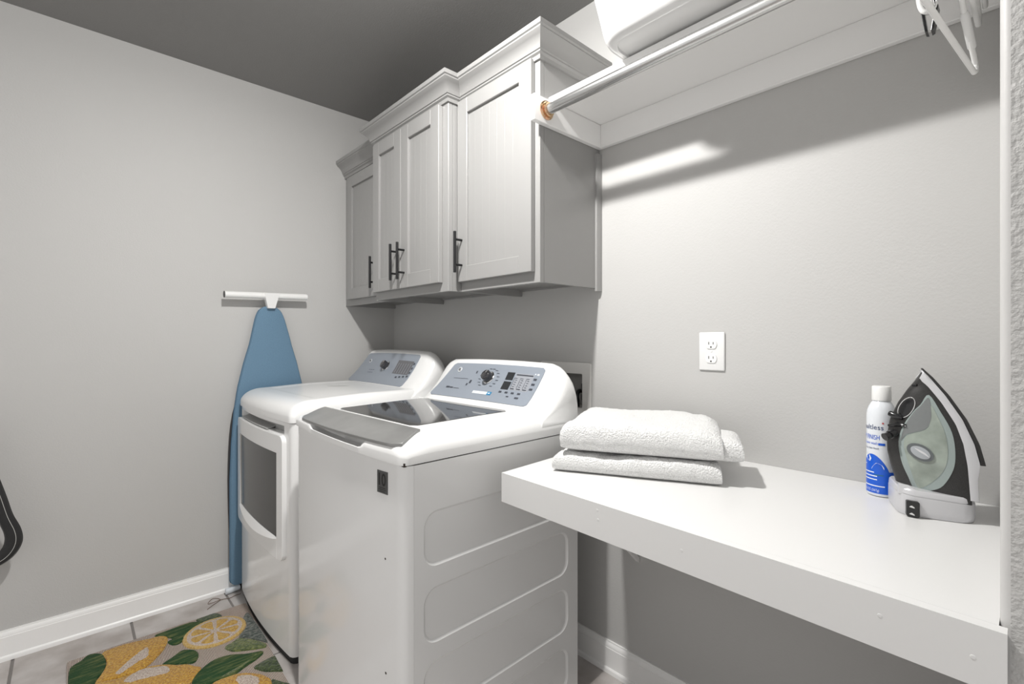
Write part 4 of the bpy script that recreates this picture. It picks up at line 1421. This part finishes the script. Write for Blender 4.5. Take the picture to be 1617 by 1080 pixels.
SH = {
    'leaf_a': [(-2.349,0.006),(-2.370,0.032),(-2.398,0.057),(-2.371,0.093),(-2.306,0.102),(-2.244,0.093),(-2.208,0.073),(-2.152,0.060),(-2.161,0.020),(-2.223,0.001),(-2.293,-0.000)],
    'lemon_a': [(-2.374,0.093),(-2.387,0.125),(-2.383,0.177),(-2.367,0.230),(-2.356,0.271),(-2.324,0.290),(-2.264,0.274),(-2.219,0.247),(-2.178,0.212),(-2.161,0.180),(-2.166,0.134),(-2.175,0.099),(-2.188,0.070),(-2.223,0.083),(-2.265,0.097),(-2.305,0.102)],
    'light_a': [(-2.199,0.122),(-2.241,0.151),(-2.281,0.188),(-2.303,0.224),(-2.237,0.220),(-2.222,0.193),(-2.195,0.153),(-2.180,0.133)],
    'lemon_b': [(-2.183,0.065),(-2.174,0.101),(-2.162,0.134),(-2.163,0.183),(-2.164,0.216),(-2.142,0.257),(-2.107,0.291),(-2.090,0.315),(-2.057,0.337),(-2.030,0.352),(-1.993,0.333),(-1.965,0.311),(-1.946,0.301),(-1.914,0.276),(-1.906,0.228),(-1.950,0.164),(-2.041,0.092)],
    'light_b': [(-2.133,0.142),(-2.153,0.165),(-2.162,0.195),(-2.137,0.243),(-2.110,0.266),(-2.078,0.260),(-2.086,0.225),(-2.101,0.182),(-2.109,0.152)],
    'leaf_b': [(-2.393,0.396),(-2.398,0.424),(-2.398,0.463),(-2.372,0.481),(-2.337,0.480),(-2.326,0.459),(-2.332,0.428),(-2.360,0.408)],
    'leaf_c': [(-2.376,0.254),(-2.385,0.300),(-2.390,0.348),(-2.381,0.390),(-2.335,0.419),(-2.322,0.405),(-2.297,0.370),(-2.271,0.339),(-2.254,0.317),(-2.260,0.298),(-2.294,0.285),(-2.313,0.302)],
    'leaf_d': [(-2.149,0.250),(-2.172,0.284),(-2.194,0.319),(-2.167,0.352),(-2.129,0.360),(-2.097,0.350),(-2.084,0.336),(-2.100,0.311),(-2.115,0.292),(-2.129,0.267)],
    'leaf_e': [(-2.106,0.442),(-2.123,0.475),(-2.134,0.496),(-2.099,0.526),(-2.064,0.548),(-2.022,0.565),(-2.004,0.557),(-2.015,0.529),(-2.038,0.489),(-2.064,0.456)],
    'leaf_g': [(-2.143,0.499),(-2.188,0.532),(-2.218,0.544),(-2.276,0.546),(-2.307,0.571),(-2.232,0.576),(-2.131,0.576),(-2.032,0.574),(-2.070,0.550),(-2.113,0.523)],
    'leaf_h': [(-1.955,0.310),(-1.990,0.323),(-2.027,0.356),(-2.048,0.396),(-2.040,0.445),(-2.004,0.496),(-1.985,0.539),(-1.968,0.538),(-1.949,0.511),(-1.932,0.472),(-1.911,0.428),(-1.914,0.386),(-1.920,0.347),(-1.937,0.317)],
    'leaf_i': [(-1.908,0.492),(-1.919,0.521),(-1.925,0.562),(-1.914,0.571),(-1.863,0.568),(-1.819,0.565),(-1.832,0.544),(-1.857,0.516),(-1.884,0.500)],
    'lemon_c': [(-1.909,0.363),(-1.913,0.407),(-1.902,0.448),(-1.864,0.489),(-1.824,0.510),(-1.794,0.517),(-1.765,0.510),(-1.744,0.485),(-1.786,0.416),(-1.853,0.366)],
    'light_c': [(-1.868,0.424),(-1.888,0.439),(-1.871,0.468),(-1.838,0.488),(-1.810,0.486),(-1.795,0.471),(-1.821,0.437)],
    'leaf_j': [(-1.796,0.520),(-1.765,0.541),(-1.727,0.561),(-1.720,0.547),(-1.750,0.514)],
    'cord': [(-2.474,0.451),(-2.495,0.475),(-2.518,0.504),(-2.530,0.513),(-2.550,0.503),(-2.559,0.487),(-2.544,0.471),(-2.525,0.464),(-2.516,0.479),(-2.520,0.497),(-2.522,0.518),(-2.515,0.549),(-2.522,0.572),(-2.523,0.594)],
}
leafs = dict(leaf_a='leafmix', leaf_b='leafd', leaf_c='leafmix', leaf_d='leafmix', leaf_e='leafl', leaf_g='leaf_shaded', leaf_h='leafmix', leaf_i='leafd', leaf_j='leafd')
def leafmat(name, rot, sc=55):
    m = mat(name, (0.03, 0.07, 0.018), 0.95, bump=1.0, bscale=210, bdist=0.006)
    nt = m.node_tree
    b = nt.nodes['Principled BSDF']
    tc = nt.nodes.new('ShaderNodeTexCoord')
    mp = nt.nodes.new('ShaderNodeMapping')
    mp.inputs['Rotation'].default_value = (0, 0, radians(rot))
    mp.inputs['Scale'].default_value = (sc, sc * 0.16, sc)
    w = nt.nodes.new('ShaderNodeTexNoise')
    w.inputs['Scale'].default_value = 1.0
    w.inputs['Detail'].default_value = 4
    w.inputs['Roughness'].default_value = 0.65
    nt.links.new(tc.outputs['Object'], mp.inputs['Vector'])
    nt.links.new(mp.outputs[0], w.inputs['Vector'])
    r = nt.nodes.new('ShaderNodeValToRGB')
    r.color_ramp.elements[0].color = (0.013, 0.055, 0.014, 1)
    r.color_ramp.elements[1].color = (0.13, 0.15, 0.05, 1)
    r.color_ramp.elements[0].position = 0.48
    r.color_ramp.elements[1].position = 0.68
    nt.links.new(w.outputs['Fac'], r.inputs[0])
    nt.links.new(r.outputs[0], b.inputs['Base Color'])
    return m
M['leafmix'] = leafmat('striped_leaf_pile', 12, 75)
# lemon halves drawn first, leaves over them
for k in ('lemon_b', 'lemon_a', 'lemon_c'):
    pilepatch('lemon', SH[k], 'lemon', h=0.0068 if k == 'lemon_b' else 0.0074)
for k in ('light_a', 'light_b', 'light_c'):
    pilepatch('lemon_highlight', SH[k], 'cream', z0=0.0125, h=0.0028, inset=0.002, jit=0.004)
for k, m in leafs.items():
    pilepatch('leaf', SH[k], m, h=0.0075 if k in ('leaf_a', 'leaf_h') else 0.0062)
pilepatch('leaf_edge', [(-1.975, 0.520), (-1.940, 0.478), (-1.915, 0.425), (-1.918, 0.385), (-1.930, 0.40), (-1.945, 0.45), (-1.965, 0.50)], 'leafl', h=0.0085)
scx, scy = -2.247, 0.437
sl = pilepatch('lemon_slice', [(scx + 0.108 * cos(2 * pi * k / 16), scy + 0.110 * sin(2 * pi * k / 16)) for k in range(16)], 'rind', h=0.0066)
pilepatch('pith', [(scx + 0.095 * cos(2 * pi * k / 16), scy + 0.096 * sin(2 * pi * k / 16)) for k in range(16)], 'cream', z0=0.0135, h=0.0018, inset=0.0015, parent=sl)
for k in range(8):
    a = 2 * pi * (k + 0.3) / 8
    def pp(r, d): return (scx + r * cos(a + d), scy + r * sin(a + d))
    pilepatch('segment', [pp(0.014, 0.0), pp(0.045, -0.24), pp(0.076, -0.29), pp(0.084, -0.12), pp(0.084, 0.12), pp(0.076, 0.29), pp(0.045, 0.24)], 'slice', z0=0.0148, h=0.0020, inset=0.0015, parent=sl, sub=4)

# thin cord on the tile beside the rug
bm = BM()
cp = [Vector((x, y, 0.0018 + 0.0009 * sin(i * 1.7))) for i, (x, y) in enumerate(SH['cord'])]
cp = catmull([(p.x, p.y, p.z + (0.002 if 8 <= i <= 10 else 0)) for i, p in enumerate(cp)], 6, False)
tube(bm, cp, 0.0013, 8)
tag(obj('cord', bm, 'cord', smooth=60), 'thin brown looped cord lying on the tiles by the baseboard', 'cord')

# ------------------------------------------------------------------ laundry basket on the shelf
ZB = ZS + 0.0195
bk = thing('laundry_basket', (-0.54, 1.235, ZB), 'glossy white plastic laundry basket overhanging the shelf', 'basket')
bx0, bx1, by0, by1 = -0.812, -0.200, 1.047, 1.388
def bring(grow, z, r):
    return [(x, y, z) for x, y in rrect(bx0 - grow, bx1 + grow, by0 - grow, min(by1 + grow, 1.432), r, 8)]
bm = BM()
secs = [bring(-0.040, ZB + 0.007, 0.045), bring(-0.033, ZB + 0.006, 0.052), bring(-0.031, ZB + 0.0, 0.054), bring(-0.022, ZB + 0.0005, 0.060), bring(-0.010, ZB + 0.006, 0.068), bring(-0.002, ZB + 0.018, 0.075), bring(0.004, ZB + 0.040, 0.078)]
for k in range(1, 7):
    secs.append(bring(0.004 + 0.036 * k / 6, ZB + 0.040 + 0.20 * k / 6, 0.080))
secs += [bring(0.050, ZB + 0.243, 0.085), bring(0.050, ZB + 0.252, 0.085), bring(0.036, ZB + 0.252, 0.08)]
for k in range(5, -1, -1):
    secs.append(bring(0.000 + 0.036 * k / 6, ZB + 0.043 + 0.20 * k / 6, 0.078))
secs += [bring(-0.010, ZB + 0.020, 0.07), bring(-0.036, ZB + 0.011, 0.05)]
loft(bm, secs)
obj('tub', bm, 'plastic_w', bk, smooth=50)

# ------------------------------------------------------------------ hangers on the rod
def hanger(name, label, xc, yaw, zbar, zneck, half, r, cat='hanger', sleeve=True):
    t = thing(name, (xc, RY, RZ + RR), label, cat, None)
    cy, sy = cos(yaw), sin(yaw)
    def Q(s, z): return Vector((xc - s * sy, RY + s * cy, z))
    bm = BM()
    pts = [Q(-half + 0.03, zbar), Q(-half + 0.012, zbar + 0.001), Q(-half, zbar + 0.007), Q(-half + 0.001, zbar + 0.016), Q(-half + 0.012, zbar + 0.028),
           Q(-half * 0.5, (zbar + zneck) / 2 + 0.012), Q(-0.03, zneck - 0.008), Q(0, zneck), Q(0.03, zneck - 0.008), Q(half * 0.5, (zbar + zneck) / 2 + 0.012),
           Q(half - 0.012, zbar + 0.028), Q(half - 0.001, zbar + 0.016), Q(half, zbar + 0.007), Q(half - 0.012, zbar + 0.001), Q(half - 0.03, zbar), Q(0, zbar)]
    tube(bm, catmull(pts, 5, True), r, 12, closed=True)
    obj('frame', bm, 'plastic_m', t, smooth=60)
    bm = BM()
    hr = RR + 0.0052
    hp = [Q(0, zneck), Q(0.002, zneck + 0.008)] if zneck < RZ - 0.03 else [Q(0.0, zneck)]
    hp += [Q(hr * cos(a), RZ - 0.0020 + hr * sin(a)) for a in [radians(q) for q in range(-55, 200, 17)]]
    tube(bm, catmull(hp, 3, False), 0.0030, 10)
    obj('hook', bm, 'plastic_m', t, smooth=60)
    if sleeve:
        bm = BM()
        a, b = Q(half * 0.50, (zbar + zneck) / 2 + 0.012), Q(half * 0.86, zbar + 0.042)
        tube(bm, [a, a.lerp(b, 0.1), b.lerp(a, 0.06), b], [r * 1.15, r * 1.55, r * 1.55, r * 1.15], 12)
        obj('shoulder_sleeve', bm, 'plastic_w', t, smooth=50)
    return t
hanger('clothes_hanger', 'white plastic hanger hanging lowest on the rod at right', -0.0998, radians(-5.84), 1.7165, 1.862, 0.192, 0.0046)
hanger('clothes_hanger', 'white plastic hanger with flatter shoulders behind the lowest one', -0.0790, radians(-0.8), 1.812, 1.886, 0.200, 0.0046, sleeve=False)
hanger('clothes_hanger', 'white plastic hanger closest to the right wall end', -0.0655, radians(0.4), 1.845, 1.892, 0.205, 0.0040, sleeve=False)
# clip hanger
t = thing('clip_hanger', (-0.142, RY, RZ + RR), 'chrome clip hanger with black clips on the rod', 'hanger')
cxh = -0.1355
bm = BM()
hr = RR + 0.0026
hp = [(cxh, RY, 1.835), (cxh, RY, 1.87), (cxh, RY + 0.006, 1.893)] + [(cxh, RY + hr * cos(a), RZ + hr * sin(a)) for a in [radians(q) for q in range(-45, 200, 17)]]
tube(bm, catmull(hp, 3, False), 0.0020, 8)
tube(bm, [(cxh, 0.985, 1.834), (cxh, 1.275, 1.834)], 0.0024, 10)
obj('hanger_wire', bm, 'chrome', t, smooth=60)
for yy in (1.02, 1.205):
    bm = BM()
    for s in (-1, 1):
        extr(bm, [(cxh + s * 0.0020, yy - 0.012, 1.772), (cxh + s * 0.0065, yy - 0.012, 1.774), (cxh + s * 0.0130, yy - 0.012, 1.815), (cxh + s * 0.0075, yy - 0.012, 1.845), (cxh + s * 0.0145, yy - 0.012, 1.872), (cxh + s * 0.0110, yy - 0.012, 1.872), (cxh + s * 0.0030, yy - 0.012, 1.846), (cxh + s * 0.0075, yy - 0.012, 1.815)], (0, 0.024, 0))
    obj('clip', bm, 'blackgloss', t, smooth=0, bevel=0.0008)
    bm = BM()
    pts = [(cxh + 0.011 * cos(a), yy - 0.0145, 1.822 + 0.018 * sin(a)) for a in [2 * pi * k / 20 for k in range(20)]]
    tube(bm, pts, 0.0022, 8, closed=True)
    obj('spring', bm, 'chrome', t, smooth=60)
bm = BM()
tube(bm, catmull([(cxh - 0.013, 1.168, 1.90), (cxh - 0.013, 1.166, 1.850), (cxh - 0.010, 1.166, 1.812), (cxh - 0.003, 1.168, 1.798), (cxh + 0.003, 1.172, 1.806), (cxh + 0.004, 1.176, 1.826)], 5, False), 0.0042, 12)
obj('loop', bm, 'plastic_m', t, smooth=60)

# ------------------------------------------------------------------ black stitched strap loop at the left edge
st = thing('strap_loop', (-2.5, -0.22, 0.39), 'black leather strap loop with pale stitching near the left wall', 'strap')
cen = [(-0.300, 0.930), (-0.262, 0.86), (-0.213, 0.735), (-0.186, 0.640), (-0.166, 0.555), (-0.1485, 0.500), (-0.1455, 0.462), (-0.157, 0.430), (-0.180, 0.408), (-0.225, 0.392), (-0.285, 0.400), (-0.340, 0.44), (-0.372, 0.54), (-0.375, 0.70), (-0.350, 0.86)]
C = catmull([Vector((y, z)) for y, z in cen], 6)
N = len(C)
def band(k, off, x):
    d = (C[(k + 1) % N] - C[k - 1]).normalized()
    n = Vector((d.y, -d.x))
    q = C[k] - n * off
    return (x, q.x, q.y)
bm = BM()
rows = []
for k in range(N):
    wd = 0.0200 + 0.004 * max(0, 1 - abs(C[k].y - 0.46) / 0.1)
    rows.append([bm.verts.new(band(k, o_, x)) for o_, x in ((-wd, -2.507), (-wd * 0.8, -2.4985), (0, -2.4955), (wd * 0.8, -2.4985), (wd, -2.507), (wd * 0.8, -2.5145), (-wd * 0.8, -2.5145))])
for k in range(N):
    ring_faces(bm, rows[k], rows[(k + 1) % N])
obj('strap', bm, 'strap', st, smooth=50)
bm = BM()
tube(bm, [band(k, 0.0060, -2.4956) for k in range(N)], 0.0009, 6, closed=True)
obj('stitching', bm, 'stitch', st, smooth=60)
bm = BM()
tube(bm, catmull([(XL, -0.325, 0.915), (-2.54, -0.325, 0.905), (-2.505, -0.325, 0.905), (-2.480, -0.325, 0.912), (-2.474, -0.325, 0.932)], 4, False), 0.005, 10)
lathe_axis(bm, (XL, -0.325, 0.915), (1, 0, 0), [(0.018, 0), (0.018, 0.004), (0.012, 0.006), (0, 0.006)], n=20)
obj('wall_hook', bm, 'black', st, smooth=40)
